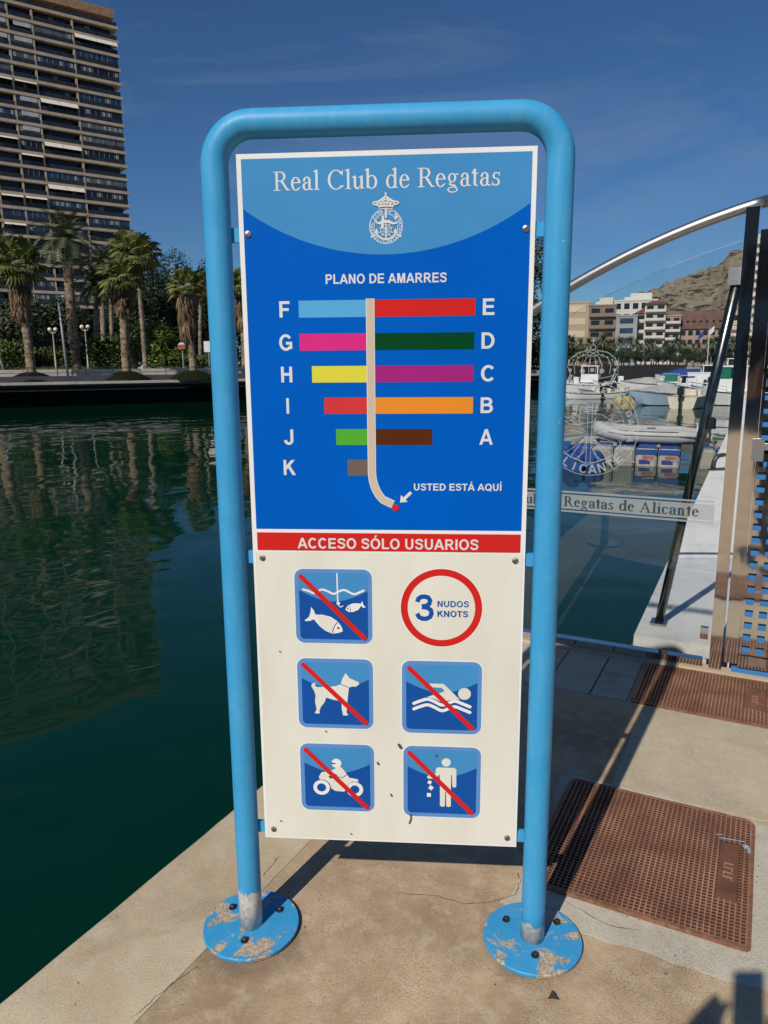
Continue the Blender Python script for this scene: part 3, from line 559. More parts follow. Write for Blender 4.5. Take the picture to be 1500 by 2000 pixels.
F.poly([(-PX+IN, PZ1-IN)]+[(RA*math.sin(a1*(i/20-1)), ZC-RA*math.cos(a1*(i/20-1))) for i in range(41)]+[(PX-IN, PZ1-IN)], 'print_sky').build('header_field', panel)
words(lambda: Flat(-.0031), 'Real Club de Regatas', -.247, .252, 1.8752, .0395, 'print_text', False, 'title_word', panel)
F = Flat(-.0031, .00006); emblem(F, .002, 1.7965, .0368, 'print_text', .0016); F.build('club_crest', panel)
Flat(-.0028).text('PLANO DE AMARRES', -.1345, .1365, 1.6762, .0208, 'print_text', .022, 1.02).build('lettering', panel)
ROWS = [1.6222, 1.5488, 1.4765, 1.4048, 1.3322, 1.2602]; BH = .0187
LB = [('F', -.1977, 'print_cyan'), ('G', -.1973, 'print_pink'), ('H', -.171, 'print_yellow'), ('I', -.1443, 'print_scarlet'), ('J', -.118, 'print_green'), ('K', -.0922, 'print_taupe')]
RB = [('E', .2006, 'print_red'), ('D', .1996, 'print_bottle'), ('C', .1993, 'print_purple'), ('B', .199, 'print_orange'), ('A', .1065, 'print_brown')]
WL = dict(F=.024, G=.030, H=.026, I=.0062, J=.022, K=.029, E=.026, D=.029, C=.029, B=.028, A=.031)
for side, tab in ((-1, LB), (1, RB)):
    for k, (ch, x, m) in enumerate(tab):
        z = ROWS[k]; Flat(-.0028).rect(min(x, -.035), z-BH, max(x, -.035), z+BH, m).build('berth_bar', panel)
        Flat(-.0028).text(ch, side*.2302-WL[ch]/2, side*.2302+WL[ch]/2, z-.0178, .0357, 'print_text', .030).build('berth_letter', panel)
stem = [(-.0348, 1.6436), (-.0348, 1.30), (-.0348, 1.252)] + [(-.0348+.062*(1-math.cos(R(a))), 1.252-.084*math.sin(R(a))) for a in range(6, 62, 6)]
stem[-1] = (.0147, 1.1728)
F = Flat(-.0033); F.stroke(stem, .0195, 'print_text', False); F.stroke(stem, .0160, 'print_beige', False); F.build('main_pier_line', panel)
Flat(-.0042).disc(.0203, 1.165, .0080, 'print_red').build('position_dot', panel)
F = Flat(-.0028); F.stroke([(.0572, 1.2022), (.040, 1.1855)], .0072, 'print_text', False)
F.poly([(.0312, 1.1772), (.0492, 1.1795), (.0332, 1.1955)], 'print_text'); F.build('arrow', panel)
Flat(-.0028).text('USTED ESTÁ AQUÍ', .0638, .269, 1.2066, .0165, 'print_text', .020).build('lettering', panel)
Flat(-.0028).rect(-PX+IN+.001, 1.0582, PX-IN-.001, 1.1022, 'print_red').build('red_band', panel)
Flat(-.0033).text('ACCESO SÓLO USUARIOS', -.217, .217, 1.0636, .0258, 'print_text', .020).build('lettering', panel)
Flat(-.0026).rect(-PX+.006, PZ0+.006, PX-.006, 1.0545, 'print_ivory').build('ivory_field', panel)

def picto(x0, z0, x1, z1, crop, bar, draw):
    cx0, cy0, cx1, cy1 = crop; F = Flat(-.0030, .00018)
    P = lambda x, y: (x0+(x-cx0)/(cx1-cx0)*(x1-x0), z1-(y-cy0)/(cy1-cy0)*(z1-z0)); sc = (x1-x0)/(cx1-cx0)
    W, H = x1-x0, z1-z0
    F.rrect(x0-.0025, z0-.0025, x1+.0025, z1+.0025, .0235, 'print_white'); F.rrect(x0, z0, x1, z1, .0215, 'print_frame')
    i = .0105; F.rrect(x0+i, z0+i, x1-i, z1-i, .010, 'print_navy')
    zz = z1-H*.285; top = arc_pts(x1-i-.010, z1-i-.010, .010, .010, 0, 90, 5)+arc_pts(x0+i+.010, z1-i-.010, .010, .010, 90, 180, 5)
    F.poly(top+[(x0+i+(W-2*i)*k/16, zz-H*.145*math.sin(math.pi*k/16)) for k in range(17)], 'print_sky')
    draw(F, P, sc)
    a, b_ = P(*bar[0]), P(*bar[1]); F.stroke([a, b_], .0122, 'print_red'); F.build('pictogram', panel)
def smooth(pts, k=5):
    o = []
    for i in range(len(pts)-1):
        p0, p1, p2, p3 = pts[max(0, i-1)], pts[i], pts[i+1], pts[min(len(pts)-1, i+2)]
        for j in range(k):
            t = j/k; o.append(tuple(.5*((2*p1[c])+(p2[c]-p0[c])*t+(2*p0[c]-5*p1[c]+4*p2[c]-p3[c])*t*t+(3*p1[c]-p0[c]-3*p2[c]+p3[c])*t**3) for c in (0, 1)))
    return o+[pts[-1]]
def d_fish(F, P, s):
    T = lambda L_: [P(x, y) for x, y in L_]
    F.stroke(smooth(T([(230, 380), (320, 405), (390, 435), (450, 405), (520, 378), (600, 402), (690, 440), (770, 402), (850, 380), (930, 415), (1000, 440), (1070, 415), (1140, 385)])), .0052, 'print_white')
    F.stroke(T([(745, 140), (750, 560)]), .0034, 'print_white'); F.disc(*P(757, 580), .0045, 'print_white', 12); F.stroke(T([(758, 600), (775, 628), (800, 634), (825, 618)]), .0024, 'print_white')
    F.poly(T([(345, 640), (385, 690), (410, 755), (520, 755), (640, 785), (740, 850), (800, 930), (820, 1000), (760, 1025), (660, 1040), (560, 1000), (470, 930), (410, 860), (380, 825), (330, 850), (250, 858), (245, 840), (310, 790), (335, 720)]), 'print_white')
    F.poly(T([(430, 775), (520, 770), (630, 800), (715, 860), (680, 930), (650, 1020), (560, 985), (480, 915)]), 'print_ivory')
    F.stroke(T([(738, 862), (690, 930), (660, 1022)]), .0018, 'print_dark'); F.disc(*P(750, 950), .0028, 'print_dark', 12)
    F.poly(T([(860, 670), (900, 610), (970, 575), (1050, 572), (1095, 580), (1120, 535), (1132, 590), (1170, 635), (1130, 640), (1100, 610), (1060, 670), (980, 705), (910, 705)]), 'print_white')
    F.stroke(T([(918, 618), (938, 650), (940, 695)]), .0013, 'print_dark'); F.disc(*P(898, 655), .0018, 'print_dark', 10)
picto(-.2275, .8222, -.0377, 1.0122, (105, 75, 1265, 1190), ((205, 185), (1140, 1095)), d_fish)
def d_dog(F, P, s):
    F.poly([P(x, y) for x, y in [(435, 152), (462, 190), (530, 220), (535, 235), (510, 256), (482, 254), (457, 265), (450, 320), (442, 390), (436, 460), (447, 470), (443, 482), (410, 482), (400, 430), (400, 370), (340, 362), (285, 345), (270, 385), (242, 420), (230, 455), (236, 465), (225, 473), (195, 470), (210, 440), (200, 380), (205, 330), (195, 295), (175, 260), (180, 240), (200, 233), (210, 241), (199, 252), (220, 265), (300, 262), (360, 255), (395, 240), (410, 195)]], 'print_ivory')
    F.stroke([P(395, 237), P(455, 263)], .0018, 'print_navy')
picto(-.2278, .595, -.0376, .7817, (72, 45, 638, 585), ((120, 95), (582, 540)), d_dog)
def d_swim(F, P, s):
    T = lambda L_: [P(x, y) for x, y in L_]
    F.poly(T([(1040, 232), (1145, 232), (1265, 352), (1225, 350), (1180, 360), (1130, 372), (1080, 350), (1025, 335), (1090, 312), (1155, 288), (1130, 262), (1060, 260)]), 'print_ivory'); F.disc(*P(1297, 305), .0157, 'print_ivory')
    for dy in (0, 43): F.stroke(smooth(T([(928, 387+dy), (980, 365+dy), (1030, 352+dy), (1080, 370+dy), (1135, 395+dy), (1190, 374+dy), (1230, 362+dy), (1280, 380+dy), (1338, 403+dy)])), .0082, 'print_white')
picto(.0342, .5885, .2316, .7808, (840, 62, 1422, 618), ((895, 118), (1355, 570)), d_swim)
def d_moto(F, P, s):
    T = lambda L_: [P(x, y) for x, y in L_]
    for c in ((247, 403), (500, 410)): F.ring(*P(*c), 63*s, 35*s, 'print_white', sy=.97)
    F.poly(T([(228, 320), (250, 285), (300, 275), (340, 262), (380, 235), (405, 245), (460, 320), (525, 330), (528, 350), (480, 350), (445, 375), (435, 400), (420, 430), (350, 425), (320, 405), (310, 370), (280, 345), (235, 340)]), 'print_ivory'); F.disc(*P(365, 212), 37*s, 'print_white')
    F.stroke(T([(328, 213), (352, 215)]), .0035, 'print_dark'); F.stroke(T([(405, 322), (440, 298)]), .0016, 'print_navy'); F.stroke(T([(345, 290), (385, 320), (405, 322)]), .0016, 'print_navy'); F.poly(T([(300, 312), (330, 310), (335, 325), (315, 330)]), 'print_dark')
picto(-.2274, .3637, -.0373, .5509, (90, 68, 648, 580), ((135, 115), (590, 545)), d_moto)
def d_litter(F, P, s):
    F.disc(*P(1163, 208), 33*s, 'print_ivory')
    F.poly([P(x, y) for x, y in [(1087, 262), (1100, 247), (1225, 247), (1238, 262), (1238, 390), (1222, 398), (1210, 387), (1206, 300), (1200, 300), (1200, 540), (1182, 548), (1166, 540), (1164, 430), (1158, 430), (1156, 540), (1138, 548), (1120, 538), (1118, 300), (1112, 305), (1070, 335), (1032, 334), (1023, 322), (1032, 310), (1062, 306), (1087, 292)]], 'print_ivory')
    for x, y, a, k in ((1043, 362, 25, 13), (1053, 403, 35, 15), (1038, 458, 5, 15)): F.poly([P(x+k*1.4*math.cos(R(a+45+90*i)), y+k*1.4*math.sin(R(a+45+90*i))) for i in range(4)], 'print_white')
picto(.0375, .3556, .233, .5523, (850, 92, 1415, 628), ((895, 143), (1350, 585)), d_litter)
F = Flat(-.0030, .00018); kc, kr = (.1304, .9177), .0985; F.disc(*kc, kr+.0025, 'print_white', 60); F.disc(*kc, kr, 'print_red', 60); F.disc(*kc, .0815, 'print_ivory', 60)
F.text('3', kc[0]-.648*kr, kc[0]-.18*kr, kc[1]-.335*kr, .067, 'print_navy', .030)
F.text('NUDOS', kc[0]-.095*kr, kc[0]+.672*kr, kc[1]+.036*kr, .0152, 'print_navy', .022); F.text('KNOTS', kc[0]-.095*kr, kc[0]+.655*kr, kc[1]-.216*kr, .0152, 'print_navy', .022); F.build('pictogram', panel)
for pts, wd in (([(.0265, .556), (.031, .548)], .007), ([(-.0285, .505), (-.0262, .500)], .0045), ([(.005, .417), (.0072, .412)], .004), ([(.0560, .362), (.0565, .348), (.0520, .336)], .0035), ([(-.27, .8), (-.269, .798)], .003), ([(-.16, .588), (-.158, .586)], .003), ([(.12, .53), (.122, .526)], .004), ([(.205, .455), (.2075, .449)], .003), ([(-.285, .33), (-.283, .328)], .003), ([(-.10, .300), (-.0985, .298)], .003)):
    Flat(-.0062).stroke(pts, wd, 'grime').build('scuff_mark', panel)

# ------------------------------------------------------------------ quay, water, jetty
def quv(px, py, z=0.0):
    g = gpix(px, py, z); return g.dot(QU), g.dot(QV)
GV = 2.27                                                    # the gate line
water = MB().use('harbour_water').add([(-2500, -2500, WATER_Z), (2500, -2500, WATER_Z), (2500, 3500, WATER_Z), (-2500, 3500, WATER_Z)], [(0, 1, 2, 3)]).build('water', kind='structure')
qf = lambda x, y, z: Q(x, y, z)
quay = MB().use('grey_concrete').prism([(-.70, -70), (60, -70), (60, 2.30), (-.70, 2.30)], -3.2, -.02, qf).build('quay', kind='structure')
def wob(poly, amp, step=.06, seed=1):
    r_ = random.Random(seed); o = []
    for i, (x, y) in enumerate(poly):
        x2, y2 = poly[(i+1) % len(poly)]; L_ = math.hypot(x2-x, y2-y); k = max(1, int(L_/step)) if L_ < 3 else 3
        for j in range(k):
            t = j/k; nx, ny = -(y2-y)/L_, (x2-x)/L_; d = (noise.noise(Vector((x+(x2-x)*t, y+(y2-y)*t, seed))*4.5)*.7+noise.noise(Vector((x+(x2-x)*t, y+(y2-y)*t, seed))*15)*.3)*amp*2
            o.append((x+(x2-x)*t+nx*d, y+(y2-y)*t+ny*d))
    return o
def sheet(name, m, poly, z0, z1, parent=quay, **k): return MB().use(m).prism(poly, z0, z1, qf).build(name, parent, **k)
# coping stones with a rounded, slightly chipped nose
JV = [-20, -5.1, -2.9, -.665, 2.30]
for k in range(4):
    a, b_ = JV[k]+.003, JV[k+1]-.003; mb = MB().use('coping_concrete'); n_ = max(2, min(120, int((b_-a)/.05))); rows = []
    for i in range(n_+1):
        v = a+(b_-a)*i/n_; d = noise.noise(Vector((0, v*3.1, 4)))*.003+noise.noise(Vector((2, v*14, 1)))*.002; e = min(1, (v-a)/.02, (b_-v)/.02)*.004-.004
        rows.append([Q(-.752+d, v, -.45), Q(-.754+d, v, -.035), Q(-.748+d, v, -.014), Q(-.733+d*.6, v, -.004+e), Q(-.70, v, e), Q(-.4075, v, e), Q(-.4075, v, -.45)])
    mb.add([p for r_ in rows for p in r_], [(i*7+j, (i+1)*7+j, (i+1)*7+j+1, i*7+j+1) for i in range(n_) for j in range(6)] + [tuple(range(6, -1, -1)), tuple(n_*7+j for j in range(7))])
    mb.build('coping_stone', quay, 'auto')
CU = (.258, .862); CV = (.352, .962)                         # inspection cover by the sign
sheet('slab', 'apron_concrete', [(-.406, -70), (60, -70), (60, 1.715), (-.406, 1.715)], -.02, 0)
sheet('patch', 'grey_concrete', wob([(.225, .235), (1.05, .245), (14, .25), (14, .985), (.86, .985), (.235, .985)], .022, .05, 5), 0.0002, .0012)
sheet('patch', 'screed_concrete', [(.398, .990)]+[(.398+.5*i, .990+.012*(i % 2)) for i in range(1, 5)]+[(14, .99), (14, 1.70), (.398, 1.70)], .0002, .0018)
for (u0, u1, v0, v1) in ((-.406, -.05, 1.723, 2.215), (-.042, .158, 1.723, 2.215), (.166, .325, 1.723, 2.0), (.166, .325, 2.008, 2.215), (.960, 1.9, 1.723, 2.215), (1.91, 14, 1.723, 2.215)):
    sheet('paving_slab', 'grey_concrete', [(u0, v0), (u1, v0), (u1, v1), (u0, v1)], -.02, .001+.002*rnd.random())
sheet('threshold', 'coping_concrete', [(-.406, 2.222), (14, 2.222), (14, 2.298), (-.406, 2.298)], -.02, .012)
sheet('slab', 'grey_concrete', [(.326, 1.716), (.958, 1.716), (.958, 2.215), (.326, 2.215)], -.02, -.006)
# hairline cracks
mat('crack_dirt', (0.085, 0.062, 0.042), 1.0, var=0.5, vs=40, spec=0.1)
def crack(pts, wd=.0010, z=.0012):
    pp = []
    for i in range(len(pts)-1):
        for j in range(6):
            t = j/6; x = pts[i][0]+(pts[i+1][0]-pts[i][0])*t; y = pts[i][1]+(pts[i+1][1]-pts[i][1])*t; pp.append((x+rnd.uniform(-1, 1)*3, y+rnd.uniform(-1, 1)*1.6))
    g = [quv(*p) for p in pp]; mb = MB().use('crack_dirt'); vs = []
    for i, (u, v) in enumerate(g):
        w_ = wd*(.4+rnd.random()*.8)*(.3 if i in (0, len(g)-1) else 1); a = g[max(0, i-1)]; b_ = g[min(len(g)-1, i+1)]; L_ = math.hypot(b_[0]-a[0], b_[1]-a[1]) or 1
        nx, ny = -(b_[1]-a[1])/L_*w_, (b_[0]-a[0])/L_*w_; vs += [Q(u+nx, v+ny, z), Q(u-nx, v-ny, z)]
    mb.add(vs, [(2*i, 2*i+1, 2*i+3, 2*i+2) for i in range(len(g)-1)]); mb.build('crack', quay)
crack([(770, 1744), (860, 1752), (905, 1766), (960, 1762), (1005, 1748), (1016, 1722), (1013, 1700)]); crack([(515, 1712), (530, 1695), (548, 1668)]); crack([(1100, 1760), (1190, 1810), (1270, 1822)], .0009, .0040)
crack([(255, 1990), (330, 1925), (395, 1880)], .0007, .0008)

def cover(name, label, u0, u1, v0, v1, z, plate, notch):
    t = thing(name, Q((u0+u1)/2, (v0+v1)/2, z), label, 'manhole cover', 'rusty inspection covers', M=Matrix.Translation(Q((u0+u1)/2, (v0+v1)/2, z)) @ MQ)
    a, b_ = (u1-u0)/2, (v1-v0)/2; r = .035
    out = arc_pts(a-r, b_-r, r, r, 0, 90, 5)+arc_pts(-a+r, b_-r, r, r, 90, 180, 5)+arc_pts(-a+r*.3, -b_+r*.3, r*.3, r*.3, 180, 270, 3)+arc_pts(a-r*.5, -b_+r*.5, r*.5, r*.5, 270, 360, 3)
    MB().use('rust_pit_shade').prism([(x*(1-.004/a), y*(1-.004/b_)) for x, y in out], 0, .0030).build('plate', t)
    def rim(s_): return [(x*s_[0], y*s_[1]) for x, y in out]
    o1, o2 = rim((1, 1)), rim((1-.010/a, 1-.010/b_)); k = len(o1)
    MB().use('rust_iron').add([(x, y, .0122) for x, y in o1]+[(x, y, .0122) for x, y in o2]+[(x, y, .0) for x, y in o1]+[(x, y, .007) for x, y in o2],
        [(i, (i+1) % k, k+(i+1) % k, k+i) for i in range(k)]+[(2*k+i, 2*k+(i+1) % k, (i+1) % k, i) for i in range(k)]+[(k+i, k+(i+1) % k, 3*k+(i+1) % k, 3*k+i) for i in range(k)]).build('rim', t)
    mb = MB().use('rust_rib'); nu = int((2*a-.02)/.0148); nv = int((2*b_-.02)/.0135)
    def rib(c_, d_):                       # worn bright top, flanks coloured dark to paint in the pits' shade
        mb.use('rust_pit_shade'); mb.box(c_, d_); mb.use('rust_rib'); mb.mi[-5] = mb.cur
    for i in range(nu+1):
        x = -a+.012+(2*a-.024)*i/nu
        segs = [(-b_+.008, b_-.008)] if not plate[0] < x < plate[1] else [(-b_+.008, plate[2]), (plate[3], b_-.008)]
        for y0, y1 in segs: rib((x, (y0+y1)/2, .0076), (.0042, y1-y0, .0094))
    for j in range(nv+1):
        y = -b_+.012+(2*b_-.024)*j/nv
        segs = [(-a+.008, a-.008)] if not plate[2] < y < plate[3] else [(-a+.008, plate[0]), (plate[1], a-.008)]
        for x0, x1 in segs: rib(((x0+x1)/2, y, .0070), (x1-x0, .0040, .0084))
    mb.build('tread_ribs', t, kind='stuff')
    mb = MB().use('rust_plate').box(((plate[0]+plate[1])/2, (plate[2]+plate[3])/2, .0092), (plate[1]-plate[0]-.003, plate[3]-plate[2]-.003, .0052))
    cx = (plate[0]+plate[1])/2; cy = (plate[2]+plate[3])/2
    mb.use('rust_rib')
    for k_ in range(4):
        yy = cy+.030-.022*k_
        mb.box((cx, yy, .0122), (.026, .005, .0016)); mb.box((cx+.011*(1 if k_ % 2 else -1), yy-.006, .0122), (.004, .012, .0015))
    mb.build('name_plate', t); return t
c1 = cover('inspection_cover', 'rusty waffle pattern iron cover set beside the right foot plate of the sign', *CU, *CV, .003, (.205, .262, -.135, .145), True)
sm = MB().use('smear_paint')
for (x, y, lx, ly, a) in ((.278, .146, .016, .020, 20), (.238, .165, .070, .004, 10), (.286, .128, .008, .022, 0), (.20, .176, .022, .003, 22)): sm.box((x, y, .0128), (lx, ly, .0008), Matrix.Rotation(R(a), 3, 'Z'))
sm.build('paint_smear', c1)
cover('inspection_cover', 'rusty waffle pattern iron cover lying right against the steel gate', .345, .952, 1.722, 2.210, -.006, (.150, .235, -.10, .14), False)
lf = gpix(1080, 1946, .004)
thing_leaf = MB().use('bark_dark').add([(0, .016, .002), (-.014, -.010, .001), (-.004, -.013, .006), (.013, -.010, .001), (.004, .004, .007)], [(0, 1, 4), (1, 2, 4), (2, 3, 4), (3, 0, 4)]).build('dry_leaf', label='small dark dry leaf lying on the tan concrete by the foot plate', cat='leaf')
thing_leaf.location = lf

# jetty beyond the gate
jd = (Vector((6.02, 14.04, 0))-Vector((1.135, 2.108, 0))).normalized(); jn = Vector((jd.y, -jd.x, 0)); j0 = Vector((1.135, 2.108, 0))-jd*0
def J(a, s, z): return j0+jn*a+jd*s+Vector((0, 0, z))
jetty = thing('jetty', J(1.5, .6, 0), 'long white concrete jetty deck running out from behind the gate', 'jetty')
jetty.matrix_world = Matrix.Identity(4)
s0 = .24
for k in range(14):
    s1 = s0+ (1.55 if k == 0 else 3.0); m_ = MB().use('deck_concrete')
    m_.prism([(0, s0+.006), (3.2, s0+.006+3.2*.02), (3.2, s1-.006+3.2*.02), (0, s1-.006)], -.34, -.012, J); m_.build('deck_slab', jetty); s0 = s1
MB().use('fender_wood').prism([(-.10, .30), (-.004, .30), (-.004, 43), (-.10, 43)], -.50, -.34, J).build('fender_beam', jetty)
MB().use('grey_concrete').prism([(.15, .3), (3.0, .3), (3.0, 43), (.15, 43)], -.9, -.345, J).build('pontoon_float', jetty)
for k in range(4):
    MB().use('grey_concrete').lathe([(.22, -4), (.22, -.35)], J(.5, 2+9*k, 0), 14).build('pile', jetty)
g = gpix(1400, 918, -.012); cl = thing('mooring_cleat', g, 'black iron mooring cleat on the white jetty edge', 'cleat', rz=R(10))
cb = MB().use('black_plastic').box((.06, 0, .008), (.34, .12, .016)).build('base', cl); MB().use('black_plastic').tube([(-.06, 0, .012), (-.055, 0, .10), (-.03, 0, .17), (.02, 0, .205), (.09, 0, .215), (.17, 0, .205)], [.038, .034, .032, .030, .028, .018], 10).build('horn', cl, True)

# ------------------------------------------------------------------ glass barrier and gate
MG = Matrix.Translation(Q(0, GV, 0)) @ MQ
gb = thing('glass_barrier', Q(0, GV, 0), 'clear glass barrier with arched steel handrail and etched club crest', 'barrier', M=MG)
zr = lambda u: 1.865+.452*(u+.13)-.1845*(u+.13)*(u-.299)
us = [-.74+1.362*i/24 for i in range(25)]
poly = [(-.74, .052), (.622, .052)]+[(u, zr(u)-.138) for u in reversed(us)]
fg = lambda x, y, z: (x, z, y)
MB().use('gate_glass').prism(poly, .005, -.005, fg).build('glass_pane', gb)
gb_r = [(u, 0, zr(u)) for u in [-.76+(.6995+.76)*i/28 for i in range(29)]]
gb_r = [(-.80, 0, 1.20), (-.80, 0, 1.30), (-.795, 0, 1.38)] + [(-.78, 0, 1.425)] + gb_r[1:]
MB().use('brushed_steel').tube(gb_r, .0255, 16).build('handrail', gb, True)
MB().use('mirror_steel').box((-.075, 0, .028), (1.345, .055, .046)).build('bottom_rail', gb)
MB().use('mirror_steel').box((.6565, 0, 1.085), (.054, .060, 2.145)).build('post', gb)
MB().use('mirror_steel').box((-.80, 0, .2), (.05, .05, 2.0)).build('post', gb)
for z in (.19,): MB().use('mirror_steel').box((.598, -.012, z), (.036, .03, .058)).build('glass_clamp', gb)
cr_ = MB().use('dark_steel').tube([(.612, .040, 1.845), (.318, .62, -.005)], .0245, 14).build('brace', gb, True)
MB().use('brushed_steel').box((.612, .040, 1.875), (.072, .06, .078)).build('collar', cr_); MB().use('brushed_steel').box((.318, .62, -.004), (.09, .11, .012)).build('foot', cr_)
YF = -.0056
def flat_g(y): return Flat(y, .00005)
F = flat_g(YF); F.rect(-.735, .752, .598, .828, 'frost_film'); F.rect(-.735, .836, .598, .846, 'frost_film'); F.rect(-.735, .735, .598, .745, 'frost_film'); F.build('frosted_band', gb)
A_ = 'Regatas de Alicante'; B_ = 'Real Club de '; wa = sum(GW[c] for c in A_); sc_ = .657/wa; wb = sum(GW[c] for c in B_)*sc_
words(lambda: flat_g(YF-.0006), B_+A_, -.124-wb, .533, .765, .053, 'etch_letter', True, 'band_word', gb)
F = flat_g(YF); etched_crest(F, -.006, 1.168, .236, 'etch', .0034); F.build('etched_crest', gb)

gd = thing('steel_gate', Q(.7, GV, 0), 'polished steel gate with square perforated plate and blue board behind', 'gate', M=MG)
D0, D1 = .694, 1.72
for u in (D0+.030, D1-.03): MB().use('mirror_steel').box((u, 0, 1.06), (.060, .055, 2.0)).build('stile', gd)
for z, h_ in ((.075, .06), (1.72, .09)): MB().use('mirror_steel').box(((D0+D1)/2, -.001, z), (D1-D0-.122, .052, h_)).build('cross_rail', gd)
P0, P1, Z0, Z1 = D0+.061, D1-.061, .106, 1.674
mb = MB().use('mirror_steel'); nc = 15; cw = (P1-P0)/nc; nr = 26; ch_ = (Z1-Z0)/nr; hs = .0172; yf, yb = -.014, -.009
for i in range(nc):
    for j in range(nr):
        cx, cz = P0+cw*(i+.5), Z0+ch_*(j+.5); o = [(cx-cw/2, cz-ch_/2), (cx+cw/2, cz-ch_/2), (cx+cw/2, cz+ch_/2), (cx-cw/2, cz+ch_/2)]; h4 = [(cx-hs, cz-hs), (cx+hs, cz-hs), (cx+hs, cz+hs), (cx-hs, cz+hs)]
        vs = [(x, yf, z) for x, z in o+h4]+[(x, yb, z) for x, z in o+h4]
        fs = []
        for q in range(4):
            p = (q+1) % 4; fs += [(q, p, 4+p, 4+q), (8+p, 8+q, 12+q, 12+p), (4+q, 4+p, 12+p, 12+q)]
        mb.add(vs, fs)
mb.build('perforated_plate', gd)
MB().use('blue_board').box(((P0+P1)/2, .009, .69), (P1-P0-.004, .012, 1.33)).build('backing_board', gd)
MB().use('blue_board').box(((P0+P1)/2, -.006, .024), (P1-P0+.05, .02, .030)).build('bottom_seal', gd)
MB().use('brushed_steel').box((P0+.14, -.030, 1.115), (.28, .022, .026)).build('lock_bar', gd)
MB().use('brushed_steel').box((P0+.005, -.030, 1.10), (.05, .024, .10)).build('lock_case', gd)
mb = MB().use('brushed_steel').tube([(u, 0, zr(u)) for u in [.70+1.02*i/14 for i in range(15)]], .0255, 16); mb.build('handrail', gd, True)
for u in (.98, 1.32): MB().use('mirror_steel').box((u, 0, (zr(u)+1.76)/2), (.03, .03, zr(u)-1.765-.02)).build('baluster', gd)

